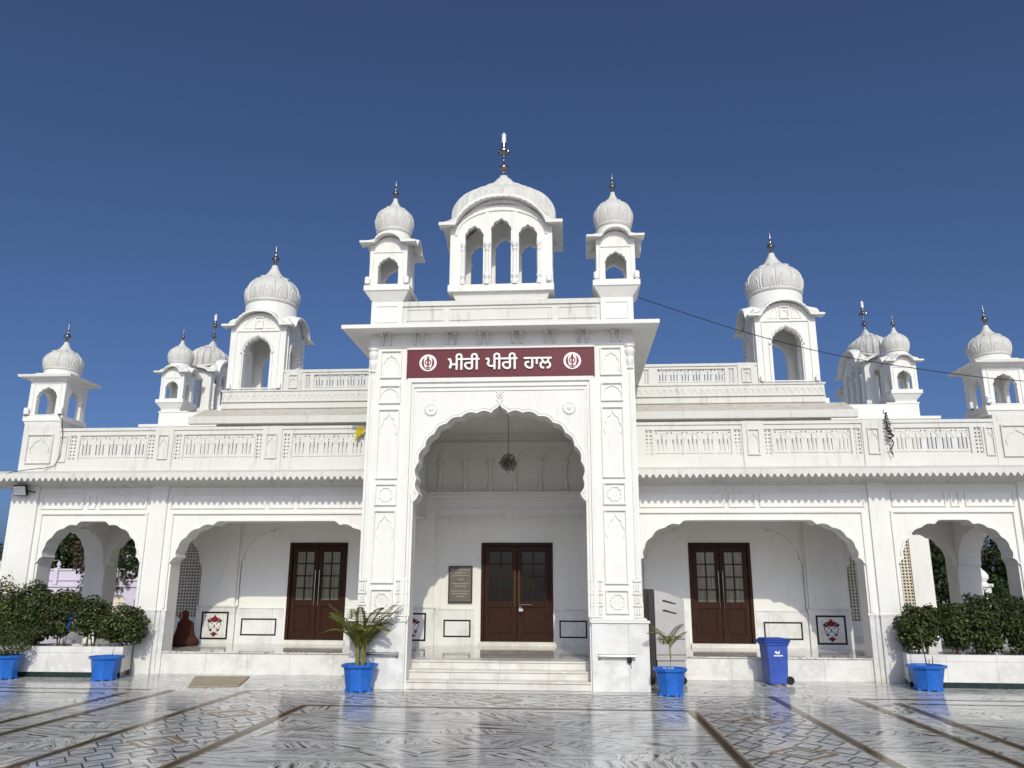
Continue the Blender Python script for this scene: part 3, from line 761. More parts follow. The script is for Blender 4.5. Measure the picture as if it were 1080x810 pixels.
# --- verandah wings
for s in (-1, 1):
    def S(c): return c if s > 0 else flipx(c)
    def B(mb, x0, x1, *r): a, b = sorted((s*x0, s*x1)); mb.box(a, b, *r)
    wide = bay_arch(3.03, 8.05, 0, 3.49, 1.08); nar = bay_arch(8.83, 11.38, 0, 3.49, .96)
    mb = MB(); O = wall_outline(2.905, 12.25, 0, 4.62, [wide, nar]); O = O if s > 0 else [(-x, z) for x, z in reversed(O)]
    mb.prism([O], 2.2, 2.68); ar = part(mb, 'verandah_arcade')
    for cv in (wide, nar):
        c = [p for p in cv if p[1] > 2.49]
        mb = MB(); mb.strip(S(c), offset(S(c), .045), 2.17, 2.21); mb.build('arch_moulding', W, ar)
    mb = MB()
    for x0, x1 in ((8.28, 8.68), (11.58, 12.262)): B(mb, x0, x1, 2.14, 2.21, 0, 4.36)
    for x0, x1 in ((8.09, 8.15), (8.74, 8.80), (11.42, 11.48)): B(mb, x0, x1, 2.155, 2.21, 1.46, 3.655)
    B(mb, 2.95, 8.15, 2.15, 2.21, 3.657, 3.70); B(mb, 8.74, 11.48, 2.15, 2.21, 3.657, 3.70)
    mb.build('pilaster_strip', W, ar)
    caps = []
    for x0, x1, y in ((8.02, 8.16, 2.165), (8.16, 8.26, 2.15), (8.26, 8.70, 2.12), (8.70, 8.84, 2.165), (11.36, 11.56, 2.16), (11.56, 12.28, 2.12)):
        mb = MB(); B(mb, x0+.002, x1-.002, y, 2.3, 1.40, 1.445); caps.append(mb)
    for x0, x1, y in ((8.045, 8.16, 2.178), (8.165, 8.255, 2.17), (8.27, 8.69, 2.13), (8.71, 8.82, 2.178)):
        mb = MB(); B(mb, x0+.004, x1-.004, y, 2.3, 0, 1.398); mb.build('dado_base', M['marble2'], ar)
    for q, m2 in enumerate(caps): m2.build('dado_cap', W, ar)
    for x0, x1 in ((3.1, 5.05), (5.15, 5.75), (5.85, 8.20), (8.80, 10.0), (10.1, 10.3), (10.42, 11.5)):
        mb = MB(); a, b = sorted((s*x0, s*x1)); frame_bars(mb, a, b, 3.79, 4.14, 2.2, .02, .03); mb.build('frieze_panel', W, ar)
    # soffit lining of the bays: beam along the arcade and the slab above
    mb = MB(); B(mb, 2.9, 11.40, 2.68, 5.0, 3.72, 4.60); B(mb, 8.56, 11.2 if s > 0 else 12.2, 5.4, 10.4, 3.72, 4.60); B(mb, 11.402, 12.2, 2.68, 5.72 if s > 0 else 5.395, 4.20, 4.598)  # rear slab width shaped for light: narrow right, jali sunlit; wide left, jali shaded
    part(mb, 'verandah_roof')
    # side arcade, its pier and the cross arch to the hall corner
    sa = bay_arch(2.72, 5.05, 0, 3.42, .9); y0 = 2.68
    mb = MB(); mb.prism([[(y0, 4.62), (y0, 0)] + sa + [(5.72, 0), (5.72, 4.62)]], s*11.38, s*11.93, 'YZ'); part(mb, 'side_arcade')
    tr = bay_arch(8.60, 11.36, 0, 3.44, .95); O = [(8.56, 3.73), (8.56, 0)] + tr + [(11.42, 0), (11.42, 3.73)]; O = O if s > 0 else [(-x, z) for x, z in reversed(O)]
    mb = MB(); mb.prism([O], 5.06, 5.42); part(mb, 'cross_arch')
    # plinth and floor
    mb = MB(); B(mb, 2.91, 12.2, 2.24, 2.45, 0, ZP-.03); part(mb, 'verandah_plinth', M['marble'])
    mb = MB(); B(mb, 2.42, 12.3, 2.205, 10.5, ZP-.028, ZP); part(mb, 'verandah_floor', M['floor3'])
    # eave with its fretted fringe
    mb = MB(); mb.prism([[(1.44, 4.475), (1.44, 4.56), (1.8, 4.66), (2.25, 4.74), (2.25, 4.30), (2.19, 4.30), (2.10, 4.36), (1.9, 4.43)]], s*2.91, s*13.0, 'YZ')
    B(mb, 12.27, 12.99, 2.26, 5.7, 4.44, 4.58)
    ev = part(mb, 'verandah_eave', M['weathered'])
    def fringe(u0, u1, zt, zb):
        P = [(u0, zt)]; n = int(round((u1-u0)/.148)); k = 8
        for i in range(n*k+1):
            t = i/k; q = abs((t % 1)-.5)*2
            P.append((u0+(u1-u0)*i/(n*k), zb+.085*(1-math.cos(PI*q))/2*1.0 if True else 0))
        P.append((u1, zt)); return P
    mb = MB(); a, b = sorted((s*2.91, s*13.03)); mb.prism([fringe(a, b, 4.565, 4.375)], 1.405, 1.436); mb.build('eave_fringe', M['parapet'], ev)
    mb = MB(); a, b = sorted((s*13.003, s*13.033)); mb.prism([fringe(1.44, 5.7, 4.565, 4.375)], a, b, 'YZ'); mb.build('eave_fringe', M['parapet'], ev)
    # parapet
    cells = [('j', 3.28, 3.46), ('p', 3.50, 5.30), ('j', 5.36, 5.53), ('q', 5.66, 5.95), ('j', 6.06, 6.23), ('p', 6.28, 8.05), ('j', 8.10, 8.28), ('q', 8.41, 8.68), ('j', 8.80, 8.97), ('p', 9.02, 10.74), ('j', 10.83, 11.0)]
    def parapet(y, z0, z1, zp0, zp1, x0, x1, cells, th, name, nu=5):
        mb = MB(); hs = []
        for kind, a, b in cells:
            a, b = sorted((s*a, s*b))
            if kind != 'q': hs.append(rect(a, b, zp0, zp1))
        a, b = sorted((s*x0, s*x1)); mb.prism([rect(a, b, z0, z1)]+hs, y, y+th)
        mb.box(a, b, y-.03, y+th+.03, z1+.003, z1+.075)
        pp = part(mb, name, M['parapet'])
        for kind, a, b in cells:
            a, b = sorted((s*a, s*b)); H = zp1-zp0
            if kind == 'q':
                m2 = niche(a, b, zp0, zp1, 'arch', y-.036, .018); m2.box(a-.10, b+.10, y-.036, y+.02, z0+.002, z1+.082); m2.build('parapet_post', M['parapet'], pp)
            elif kind == 'j':
                hs = []; nx, nz = 2, 7; w = (b-a)/nx; h = H/nz
                for i in range(nx):
                    for j in range(nz): hs.append(rect(a+i*w+w*.27, a+i*w+w*.73, zp0+j*h+h*.27, zp0+j*h+h*.73))
                m2 = MB(); m2.prism([rect(a, b, zp0, zp1)]+hs, y+.03, y+.075); m2.build('jali_strip', M['parapet'], pp)
            else:
                hs = []; n = nu if b-a > 1.2 else 3; w = (b-a)/n
                for i in range(n):
                    c = a+(i+.5)*w
                    for q in (-1, 0, 1):
                        top = zp1-H*(.30 if q == 0 else .36)
                        hs.append(rect(c+q*w*.27-w*.042, c+q*w*.27+w*.042, zp0+H*.20, top))
                    for q in (-1, 1): hs.append(rect(c+q*w*.36-.018, c+q*w*.36+.018, zp1-H*.14, zp1-H*.14+.036))
                    hs.append(rect(c-.015, c+.015, zp0+H*.74, zp0+H*.80))
                m2 = MB(); m2.prism([rect(a, b, zp0, zp1)]+hs, y+.045, y+.09)
                for i in range(n):
                    c = a+(i+.5)*w
                    cv = [(c+w*.42*math.sin(t), zp0+H*.60+H*.28*math.cos(t)) for t in [-PI/2+PI*k/12 for k in range(13)]]
                    m2.strip(cv, offset(cv, .016), y+.032, y+.05)
                    for q in (-.135, .135): m2.box(c+q*w-.012, c+q*w+.012, y+.03, y+.05, zp0+H*.15, zp0+H*.62)
                    m2.box(c-w*.44, c+w*.44, y+.028, y+.05, zp0+H*.10, zp0+H*.145)
                m2.build('lattice_panel', M['parapet'], pp)
        return pp
    pp = parapet(2.2, 4.66, 5.73, 5.0, 5.62, 2.91, 11.28, cells, .2, 'verandah_parapet')
    mb = MB(); B(mb, 11.283, 12.25, 2.19, 3.14, 4.66, 5.898); 
    a, b = sorted((s*11.42, s*12.10)); m2 = niche(a, b, 4.92, 5.66, 'arch', 2.19, .02); mb.add(m2.v, m2.f)
    a, b = sorted((s*11.05, s*11.26)); m2 = niche(a, b, 4.95, 5.62, 'arch', 2.2, .016); mb.add(m2.v, m2.f)
    mb.build('corner_pedestal', M['parapet'], pp)
    mb = MB(); B(mb, 12.0, 12.24, 3.15, 10.4, 4.62, 5.75); part(mb, 'side_parapet')
    # hall eave and upper parapet
    mb = MB(); mb.prism([[(4.18, 6.31), (4.18, 6.47), (4.24, 6.50), (5.04, 6.88), (5.04, 6.45)]], s*2.905, s*8.96, 'YZ')
    part(mb, 'hall_eave', M['roofdirt'])
    mb = MB(); B(mb, 2.905, 8.97, 4.14, 4.30, 6.295, 6.495); B(mb, 2.905, 8.45, 4.95, 5.02, 6.885, 7.06); B(mb, 2.905, 8.43, 4.90, 5.02, 7.063, 7.10); part(mb, 'hall_cornice', M['parapet'])
    mb = MB(); B(mb, 2.905, 8.44, 4.96, 6.7, 7.10, 7.38)
    n = 32
    for i in range(n):
        x = 3.0+i*5.42/n+.085; A = [(s*x+.07*math.cos(t), 7.15+.15*math.sin(t)) for t in [PI*k/10 for k in range(11)]]
        mb.strip(A, [(s*x+(u-s*x)*.72, 7.15+(v-7.15)*.78) for u, v in A], 4.945, 4.97)
    B(mb, 2.905, 8.47, 4.93, 5.02, 7.383, 7.43)
    part(mb, 'lotus_frieze', M['parapet'])
    parapet(5.0, 7.432, 7.94, 7.46, 7.87, 2.905, 6.69, [('j', 3.58, 3.72), ('p', 3.95, 5.80), ('j', 5.90, 6.05), ('q', 6.25, 6.52)], .15, 'hall_parapet', 6)
    mb = MB(); B(mb, 6.70, 8.40, 5.0, 6.66, 7.432, 7.447); part(mb, 'kiosk_floor')
    # side gate beyond the verandah
    mb = MB(); P = rect(8.57, 13.05, 0, 7.42); hole = rect(8.95, 12.42, .95, 4.1)
    P, hole = [[(s*x, z) for x, z in q] for q in (P, hole)]
    mb.prism([P, hole], 10.5, 10.75); B(mb, 12.75, 13.05, 10.76, 16, 0, 7.42); B(mb, 8.57, 13.04, 15.7, 15.99, 0, 7.42)
    B(mb, 8.57, 13.75, 10.1, 16.4, 7.425, 7.52); B(mb, 12.3, 13.32, 10.62, 15.8, 7.522, 8.05); B(mb, 8.57, 12.3, 10.62, 10.9, 7.522, 8.05); B(mb, 12.25, 13.35, 10.6, 15.8, 8.053, 8.1)
    part(mb, 'side_gate')
    mb = MB(); n = 34; m = 31
    for i in range(n+1):
        x = 8.95+i*3.47/n; B(mb, x-.022, x+.022, 10.56, 10.62, .95, 4.1)
    for j in range(m+1):
        z = .95+j*3.15/m; B(mb, 8.95, 12.42, 10.557, 10.617, z-.022, z+.022)
    part(mb, 'jali_screen', M['cream'])

# porch floor and steps
mb = MB(); mb.box(-2.415, 2.415, .66, 5.0, .2, ZP); part(mb, 'porch_floor', M['floor3'])
for i, (y, z0, z1, w) in enumerate(((.03, 0, .165, 1.87), (.33, .165, .333, 1.868), (.62, .333, ZP+.001, 1.866))):
    mb = MB(); mb.box(-w, w, y, 1.2+.01*i, z0+.001, z1-.036); mb.box(-w, w, y-.025, 1.22+.01*i, z1-.034, z1+.002); part(mb, 'step', M['step'], bevel=.006)

# ------------------------------------------------------------------ sign board
SB = thing('name_board', 'maroon name board with white Gurmukhi lettering above the gate arch', 'sign board', (0, -.02, 6.42))
mb = MB(); mb.box(-2.03, 2.03, -.035, .0, 6.415, 7.03); mb.build('board', M['maroon'], SB)
mb = MB(); mb.prism([rect(-2.05, 2.05, 6.395, 7.042), rect(-2.02, 2.02, 6.425, 7.02)], -.043, -.005); mb.build('board_frame', M['maroon'], SB)
TXT = '\u0a2e\u0a40\u0a30\u0a40 \u0a2a\u0a40\u0a30\u0a40 \u0a39\u0a3e\u0a32'
def glyph_outlines(body):
    cu = bpy.data.curves.new('lettering', 'FONT'); cu.body = body; cu.size = .4; cu.space_word = 1.35
    tmp = bpy.data.objects.new('lettering_source', cu); COL.objects.link(tmp); bpy.context.view_layer.update()
    c = tmp.to_curve(bpy.context.evaluated_depsgraph_get()); out = []
    for sp in c.splines:
        bp = sp.bezier_points; P = []
        for i in range(len(bp)):
            p0, p1 = bp[i], bp[(i+1) % len(bp)]
            for k in range(5):
                t = k/5; q = p0.co*(1-t)**3+p0.handle_right*3*t*(1-t)**2+p1.handle_left*3*t*t*(1-t)+p1.co*t**3
                if not P or (Vector((q.x, q.y))-Vector(P[-1])).length > 1e-4: P.append((q.x, q.y))
        if len(P) > 2: out.append(P)
    tmp.to_curve_clear(); bpy.data.objects.remove(tmp); return out
def area(P): return .5*sum(a[0]*b[1]-b[0]*a[1] for a, b in zip(P, P[1:]+P[:1]))
def grow(P, d):
    out = []; n = len(P); sg = 1 if area(P) > 0 else -1
    for i in range(n):
        a, b, c = Vector(P[i-1]), Vector(P[i]), Vector(P[(i+1) % n])
        e1 = (b-a).normalized(); e2 = (c-b).normalized(); m = Vector(((e1.y+e2.y), -(e1.x+e2.x)))
        if m.length < 1e-6: m = Vector((e1.y, -e1.x))
        m.normalize(); out.append((b.x+m.x*d*sg, b.y+m.y*d*sg))
    return out
def clean(P):
    """cut the small loops out of an outline that crosses itself"""
    i = 0
    while i < len(P)-3:
        hit = False; n = len(P)
        for j in range(min(i+30, n-1), i+1, -1):
            a, b, c, d = P[i], P[i+1], P[j], P[(j+1) % n]
            if (j+1) % n == i: continue
            den = (b[0]-a[0])*(d[1]-c[1])-(b[1]-a[1])*(d[0]-c[0])
            if abs(den) < 1e-14: continue
            t = ((c[0]-a[0])*(d[1]-c[1])-(c[1]-a[1])*(d[0]-c[0]))/den; u = ((c[0]-a[0])*(b[1]-a[1])-(c[1]-a[1])*(b[0]-a[0]))/den
            if 0 <= t <= 1 and 0 <= u <= 1 and not (j == i+1):
                q = (a[0]+(b[0]-a[0])*t, a[1]+(b[1]-a[1])*t); P = P[:i+1]+[q]+P[j+1:]; hit = True; break
        if not hit: i += 1
    return P
def inside(p, P):
    r = False
    for a, b in zip(P, P[1:]+P[:1]):
        if (a[1] > p[1]) != (b[1] > p[1]) and p[0] < (b[0]-a[0])*(p[1]-a[1])/(b[1]-a[1])+a[0]: r = not r
    return r
OUT = glyph_outlines(TXT)
mb = MB()
if OUT:
    big = max(OUT, key=lambda P: abs(area(P))); sg = 1 if area(big) > 0 else -1
    solids = [P for P in OUT if area(P)*sg > 0]; holes = [P for P in OUT if area(P)*sg < 0]
    xs = [p[0] for P in OUT for p in P]; ys = [p[1] for P in OUT for p in P]; sx = 2.26/(max(xs)-min(xs)); sy = .36/(max(ys)-min(ys))
    tr = lambda P: [(-1.135+(x-min(xs))*sx, 6.568+(y-min(ys))*sy) for x, y in P]
    for i, P in enumerate(solids):
        H = [h for h in holes if inside(h[0], P)]
        mb.prism([tr(clean(grow(clean(P), .0065)))]+[tr(clean(grow(h, -.0055))) for h in H], -.070-.0012*(i % 5), -.05)
    mb.build('lettering', M['letter'], SB)
for x in (-1.58, 1.57):
    mb = MB(); mb.M = Matrix.Translation((x, -.036, 6.735)) @ Matrix.Rotation(PI/2, 4, 'X')
    mb.lathe([(.19, 0), (.19, .015)], seg=40); em = mb.build('emblem_disc', M['letter'], SB)
    mb = MB(); y0, y1, cz = -.058, -.04, 6.735
    ring = [(x+.070*math.cos(t), cz+.012+.070*math.sin(t)) for t in [2*PI*i/28 for i in range(29)]]
    mb.strip([(x+(u-x)*.70, cz+.012+(v-cz-.012)*.70) for u, v in ring], ring, y0, y1)
    mb.prism([[(x, cz+.165), (x-.024, cz+.11), (x-.016, cz-.02), (x-.010, cz-.10), (x-.012, cz-.16), (x+.012, cz-.16), (x+.010, cz-.10), (x+.016, cz-.02), (x+.024, cz+.11)]], y0-.002, y1)
    mb.box(x-.045, x+.045, y0-.003, y1, cz-.115, cz-.098)
    for q in (-1, 1):
        A = []; Bq = []
        for i in range(15):
            t = -1.15+i*2.2/14
            w = .044*math.sin(PI*min(1, (i+1.2)/15.2))+.006
            A.append((x+q*(.140*math.cos(t)), cz-.0+.138*math.sin(t))); Bq.append((x+q*((.140-w)*math.cos(t)), cz-.0+(.138-w*.5)*math.sin(t)))
        mb.strip(A, Bq, y0+.001, y1)
        mb.tube([(x+q*.075, (y0+y1)/2, cz-.115), (x+q*.03, (y0+y1)/2, cz-.145), (x-q*.045, (y0+y1)/2, cz-.155)], .010, 5)
    mb.build('emblem', M['maroon_paint'], em)

# plaque
PQ = thing('stone_plaque', 'grey engraved stone plaque on the wall beside the middle door', 'plaque', (-1.45, 4.96, 1.58))
mb = MB(); mb.box(-1.755, -1.145, 4.945, 4.998, 1.58, 2.50); mb.build('slab', M['plaque'], PQ, bevel=.004)
mb = MB(); mb.prism([rect(-1.77, -1.13, 1.565, 2.515), rect(-1.735, -1.165, 1.60, 2.48)], 4.935, 4.99); mb.build('border', M['darkmetal'], PQ)
mb = MB(); rr = random.Random(3)
for j, (z, a, b) in enumerate([(2.41, -.22, .22), (2.34, -.16, .16), (2.27, -.2, .2), (2.17, -.07, .07), (2.06, -.22, .22), (1.99, -.14, .14), (1.87, -.24, .24), (1.80, -.2, .2), (1.73, -.1, .1)]):
    x = -1.45+a
    while x < -1.45+b:
        w = rr.uniform(.015, .05); mb.box(x, min(x+w, -1.45+b+.01), 4.941, 4.95, z-.012, z+.012); x += w+rr.uniform(.008, .02)
mb.build('engraving', M['plaquetext'], PQ)

# chandelier
CH = thing('chandelier', 'round spiky metal hanging lamp on a long chain under the gate arch', 'hanging lamp', (0, 2.5, 6.10))
mb = MB(); mb.tube([(0, 2.5, 6.10), (0, 2.5, 5.1)], .010, 6); mb.lathe([(.05, 6.06), (.05, 6.10)], 0, 2.5, 0, 12); mb.build('chain', M['steel'], CH)
mb = MB(); mb.ball((0, 2.5, 4.90), .05)
mb.build('core', M['steel'], CH, smooth=True)
mb = MB(); rr = random.Random(5)
for i in range(70):
    z = 1-2*(i+.5)/70; a = i*2.39996; r = math.sqrt(1-z*z); d = Vector((r*math.cos(a), r*math.sin(a), z))
    c = Vector((0, 2.5, 4.90)); L = rr.uniform(.17, .23); mb.tube([c+d*.04, c+d*L], [.006, .012], 4)
    mb.ball(c+d*L, .022, None, None, 6, 4)
mb.build('spikes', M['steel'], CH)

# tube light fixtures on the pier bases, built as unlit steel tubes
for s, lb in ((-1, 'steel tube rail on the gate pier beside the leafy palm'), (1, 'steel tube rail on the gate pier with a rust stain, right of the steps')):
    R = thing('tube_luminaire', lb, 'luminaire', (s*2.35, -.1, .68), 'tube luminaires on the gate piers')
    mb = MB(); mb.tube([(s*2.35-.35, -.16, .68), (s*2.35+.35, -.16, .68)], .03, 10); mb.build('tube', M['chrome'], R, smooth=True)
    for q in (-.33, .33):
        mb = MB(); mb.tube([(s*2.35+q, -.16, .68), (s*2.35+q, -.081, .66)], .022, 8); mb.box(s*2.35+q-.03, s*2.35+q+.03, -.10, -.081, .60, .71); mb.build('bracket', M['steel'], R)
    if s > 0:
        mb = MB(); mb.ball((2.60, -.13, .60), .05, .045, .06); mb.tube([(2.62, -.11, .56), (2.63, -.09, .45)], .006, 5); mb.build('junction_box', M['rubber'], R, smooth=True)

# floodlight under the left eave end
FL = thing('floodlight', 'black floodlight with pale glass on the left end pillar under the eave', 'floodlight', (-11.95, 2.1, 4.25))
mb = MB(); mb.M = Matrix.Translation((-11.93, 1.93, 4.22)) @ Matrix.Rotation(.35, 4, 'X')
mb.box(-.17, .17, .0, .07, -.13, .13); mb.box(-.13, .13, .07, .12, -.09, .09); mb.build('housing', M['darkmetal'], FL, bevel=.008)
mb = MB(); mb.M = Matrix.Translation((-11.93, 1.93, 4.22)) @ Matrix.Rotation(.35, 4, 'X'); mb.box(-.15, .15, -.012, -.001, -.11, .11); mb.build('glass', M['lampglass'], FL)
mb = MB(); mb.tube([(-11.76, 1.97, 4.22), (-11.68, 1.97, 4.20), (-11.66, 2.13, 4.20)], .015, 6); mb.build('bracket', M['darkmetal'], FL)

# small white spot lamps at the feet of the kiosks
def spot(x, y, z, label, grp='white spot lamps on the roof kiosks'):
    o = copy_tree(SPOT); o.location = (x, y, z); o['label'] = label; return o
SPOT = thing('spot_lamp', 'x', 'spot lamp', (0, 0, 0), 'white spot lamps on the roof kiosks')
mb = MB(); mb.lathe([(.045, .02), (.062, .03), (.062, .17), (.05, .19)], 0, 0, 0, 14); mb.build('shade', M['letter'], SPOT, smooth=True)
mb = MB(); mb.box(-.03, .03, -.03, .08, .0, .018); mb.build('bracket', M['steel'], SPOT)
spots = [(-3.02, -.07, SZ, 'white spot lamp on the left foot of the left gate roof kiosk'), (-2.13, -.07, SZ, 'white spot lamp on the right foot of the left gate roof kiosk'),
         (2.13, -.07, SZ, 'white spot lamp on the left foot of the right gate roof kiosk'), (3.02, -.07, SZ, 'white spot lamp on the right foot of the right gate roof kiosk'),
         (1.08, -.03, SZ, 'white spot lamp on the right foot of the three-arched gate kiosk'),
         (-8.28, 4.93, 7.435, 'white spot lamp on the left foot of the large left hall kiosk'), (-6.8, 4.93, 7.435, 'white spot lamp on the right foot of the large left hall kiosk'),
         (6.8, 4.93, 7.435, 'white spot lamp on the left foot of the large right hall kiosk'), (8.28, 4.93, 7.435, 'white spot lamp on the right foot of the large right hall kiosk'),
         (-12.22, 2.13, 6.14, 'white spot lamp on the left foot of the far left corner kiosk'), (-11.33, 2.13, 6.14, 'white spot lamp on the right foot of the far left corner kiosk'),
         (11.23, 2.13, 6.14, 'white spot lamp on the left foot of the far right corner kiosk'), (11.14, 2.75, 6.14, 'white spot lamp on the side of the far right corner kiosk'),
         (12.12, 2.13, 6.14, 'white spot lamp on the right foot of the far right corner kiosk')]
for i, (x, y, z, lb) in enumerate(spots):
    o = SPOT if i == 0 else copy_tree(SPOT)
    o.location = (x, y, z); o['label'] = lb

# overhead wire, hanging rope, yellow cloth
def cable(name, pts, r, mat, label, cat, seg=5):
    mb = MB(); mb.tube(pts, r, seg); return tag(mb.build(name, mat, None, smooth=True, org=pts[0]), label, cat)
WP = [(3.0, .86, 8.53), (5.29, 1.0, 7.72), (7.32, 1.2, 7.18), (9.24, 1.4, 6.85), (11.78, 1.6, 6.55), (16, 1.9, 6.35), (22, 2.2, 6.5), (30, 2.6, 7.2)]
pts = []
for i in range(len(WP)-1):
    q = [Vector(WP[max(0, min(len(WP)-1, i+k))]) for k in (-1, 0, 1, 2)]
    for k in range(6):
        t = k/6; pts.append(.5*((2*q[1])+(q[2]-q[0])*t+(2*q[0]-5*q[1]+4*q[2]-q[3])*t*t+(3*q[1]-q[0]-3*q[2]+q[3])*t**3))
pts.append(Vector(WP[-1]))
cable('overhead_wire', pts, .0095, M['rubber'], 'thin black overhead wire running from the gate roof to the right', 'wire')
rr = random.Random(11); pts = [Vector((8.83, 2.12, 6.03)), Vector((8.80, 2.10, 5.96)), Vector((8.87, 2.10, 5.93))]
for i in range(34):
    t = i/33; pts.append(Vector((8.85+.09*math.sin(i*1.9)*(.3+t)+.05*t, 2.09+.03*math.cos(i*1.3), 5.95-.62*t+.05*math.sin(i*2.3))))
for i in range(8): pts.append(Vector((8.94+.03*math.sin(i*1.2)-.008*i, 2.09, 5.30-.055*i)))
cable('hanging_rope', pts, .014, M['rubber'], 'tangled dark rope hanging over the right verandah parapet', 'rope')
mb = MB(); rr = random.Random(2); c = Vector((-3.60, 2.10, 5.66))
for k in range(7):
    a = k*.9+.2; d = Vector((math.cos(a), -.25, math.sin(a))); n = Vector((-math.sin(a), .1, math.cos(a)))
    L = rr.uniform(.10, .18); mb.add([c, c+d*L*.6+n*.04, c+d*L, c+d*L*.6-n*.04], [(0, 1, 2, 3)])
    mb.add([c+Vector((0, .01, 0)), c+d*L*.6+n*.04+Vector((0, .01, 0)), c+d*L+Vector((0, .01, 0)), c+d*L*.6-n*.04+Vector((0, .01, 0))], [(3, 2, 1, 0)])
mb.tube([c, c+Vector((-.04, -.01, -.12)), c+Vector((-.09, 0, -.28))], [.03, .035, .008], 6)
tag(mb.build('yellow_cloth', M['yellow'], None, org=c), 'yellow cloth knot tied to the left parapet beside the gate', 'cloth')

rr = random.Random(21)
cable('lamp_cable', [(-11.30, 2.08, 6.10), (-11.22, 2.10, 6.02), (-11.18, 2.16, 5.6), (-11.19, 2.165, 5.1), (-11.28, 2.15, 4.86), (-11.5, 2.13, 4.80), (-11.75, 1.95, 4.74), (-11.92, 1.55, 4.62), (-11.95, 1.40, 4.55)], .009, M['rubber'], 'thin cable running from the far left corner kiosk down to the eave', 'cable')
for i, (x, y) in enumerate(((4.05, -.02), (6.15, -.65), (6.9, .45), (-4.4, .3), (-.7, -3.1))):
    mb = MB(); a = rr.uniform(0, 6); c = Vector((x, y, .012)); t = Vector((math.cos(a), math.sin(a), .15))*.05; b = Vector((-math.sin(a), math.cos(a), .25))*.022
    mb.add([c-t, c+b, c+t, c-b+Vector((0, 0, .012))], [(0, 1, 2), (0, 2, 3)])
    tag(mb.build('fallen_leaf', M['bark'], None, org=c), ('small dry leaf lying before the blue rubbish bin', 'small dry leaf on the paving strip right of the bin', 'small dry leaf near the right bay pillar', 'small dry leaf before the left verandah near the gate', 'small dry leaf on the middle of the courtyard')[i], 'leaf', 'dry leaves on the courtyard')

# ------------------------------------------------------------------ planters and plants
def pot(parent, x, y, h=.49, rt=.305, rb=.22):
    mb = MB(); pr = []
    def ring(r, z): return [((r if k % 2 else r)*math.cos(PI/4*k+PI/8)*1.06+x, r*math.sin(PI/4*k+PI/8)*1.06+y, z) for k in range(8)]
    lv = [ring(rb, .02), ring(rb*1.02, .05), ring(rt*.95, h-.06), ring(rt*1.09, h-.055), ring(rt*1.11, h), ring(rt*1.0, h), ring(rt*.90, h-.07)]
    vs = [p for r in lv for p in r]; fs = [(j*8+i, j*8+(i+1) % 8, (j+1)*8+(i+1) % 8, (j+1)*8+i) for j in range(len(lv)-1) for i in range(8)]
    fs.append(tuple(reversed(range(8)))); mb.add(vs, fs)
    for k in range(8):
        a = PI/4*k+PI/8; mb.box(x+rb*math.cos(a)-.035, x+rb*math.cos(a)+.035, y+rb*math.sin(a)-.03, y+rb*math.sin(a)+.03, 0, .06)
    mb.build('pot', M['bluepot'], parent, bevel=.006)
    mb = MB(); mb.lathe([(rt*.9, h-.075), (rt*.5, h-.05), (.01, h-.045)], x, y, 0, 8, cap=False); mb.build('soil', M['soil'], parent)
def frond(mb, base, direction, length, droop, nl=16, lw=.022, ll=.24, rnd=random):
    d = Vector((math.cos(direction), math.sin(direction), 0)); pts = []
    for i in range(nl+1):
        t = i/nl; pts.append(Vector(base)+d*(length*.75*t**1.15)+Vector((0, 0, length*(1.0*t-droop*t*t))))
    mb.tube(pts, [.011*(1-.8*i/nl) for i in range(nl+1)], 4)
    for i in range(2, nl+1):
        t = (pts[i]-pts[i-1]).normalized(); sd = t.cross(Vector((0, 0, 1))).normalized()
        L = ll*math.sin(PI*(.18+.74*i/nl))*rnd.uniform(.85, 1.1)
        for q in (-1, 1):
            u = (sd*q*.75+t*.75+Vector((0, 0, .12))).normalized(); w = t.cross(u).cross(u).normalized()*lw*.5
            p = pts[i]; m = p+u*L*.5; e = p+u*L+Vector((0, 0, -.30*L))
            mb.add([p-w*.3, m-w, e, m+w], [(0, 1, 2, 3)])
PL = thing('potted_palm', 'bushy green palm in a blue pot left of the entrance steps', 'potted palm', (-2.68, -.42, 0), 'blue pots with plants')
pot(PL, -2.68, -.42, .51, .31, .235)
rr = random.Random(8)
for k in range(6):
    mb = MB(); a = k*1.1; x, y = -2.68+.07*math.cos(a), -.42+.07*math.sin(a)
    mb.tube([(x, y, .44), (x+.02*math.cos(a), y+.02*math.sin(a), .75), (x+.05*math.cos(a), y+.05*math.sin(a), 1.0)], [.022, .02, .014], 6); mb.build('stem', M['stemgreen'], PL, smooth=True)
for k in range(20):
    mb = MB(); a = k*2.4+.3; b = (-2.68+.05*math.cos(a), -.42+.05*math.sin(a), rr.uniform(.72, .98))
    frond(mb, b, a, rr.uniform(.70, .98), (.15, .35, .65)[k % 3]*rr.uniform(.9, 1.1), 20, .040, .29, rr); mb.build('frond', M['palm'], PL, recalc=False)
PR = thing('potted_palm', 'thin single stemmed young palm in a blue pot right of the gate pier', 'potted palm', (3.34, -.42, 0), 'blue pots with plants')
pot(PR, 3.34, -.42, .50, .285, .21)
mb = MB(); mb.tube([(3.34, -.42, .42), (3.36, -.43, .7), (3.35, -.42, .90)], [.018, .015, .012], 6); mb.build('stem', M['stemgreen'], PR, smooth=True)
for k, a in enumerate((.15, .9, 1.7, 2.5, 3.2, 4.2, 5.3)):
    mb = MB(); frond(mb, (3.35, -.42, .84+.02*k), a, rr.uniform(.42, .55), (.30, .62, .9)[k % 3], 14, .026, .20, rr); mb.build('frond', M['palm'], PR, recalc=False)

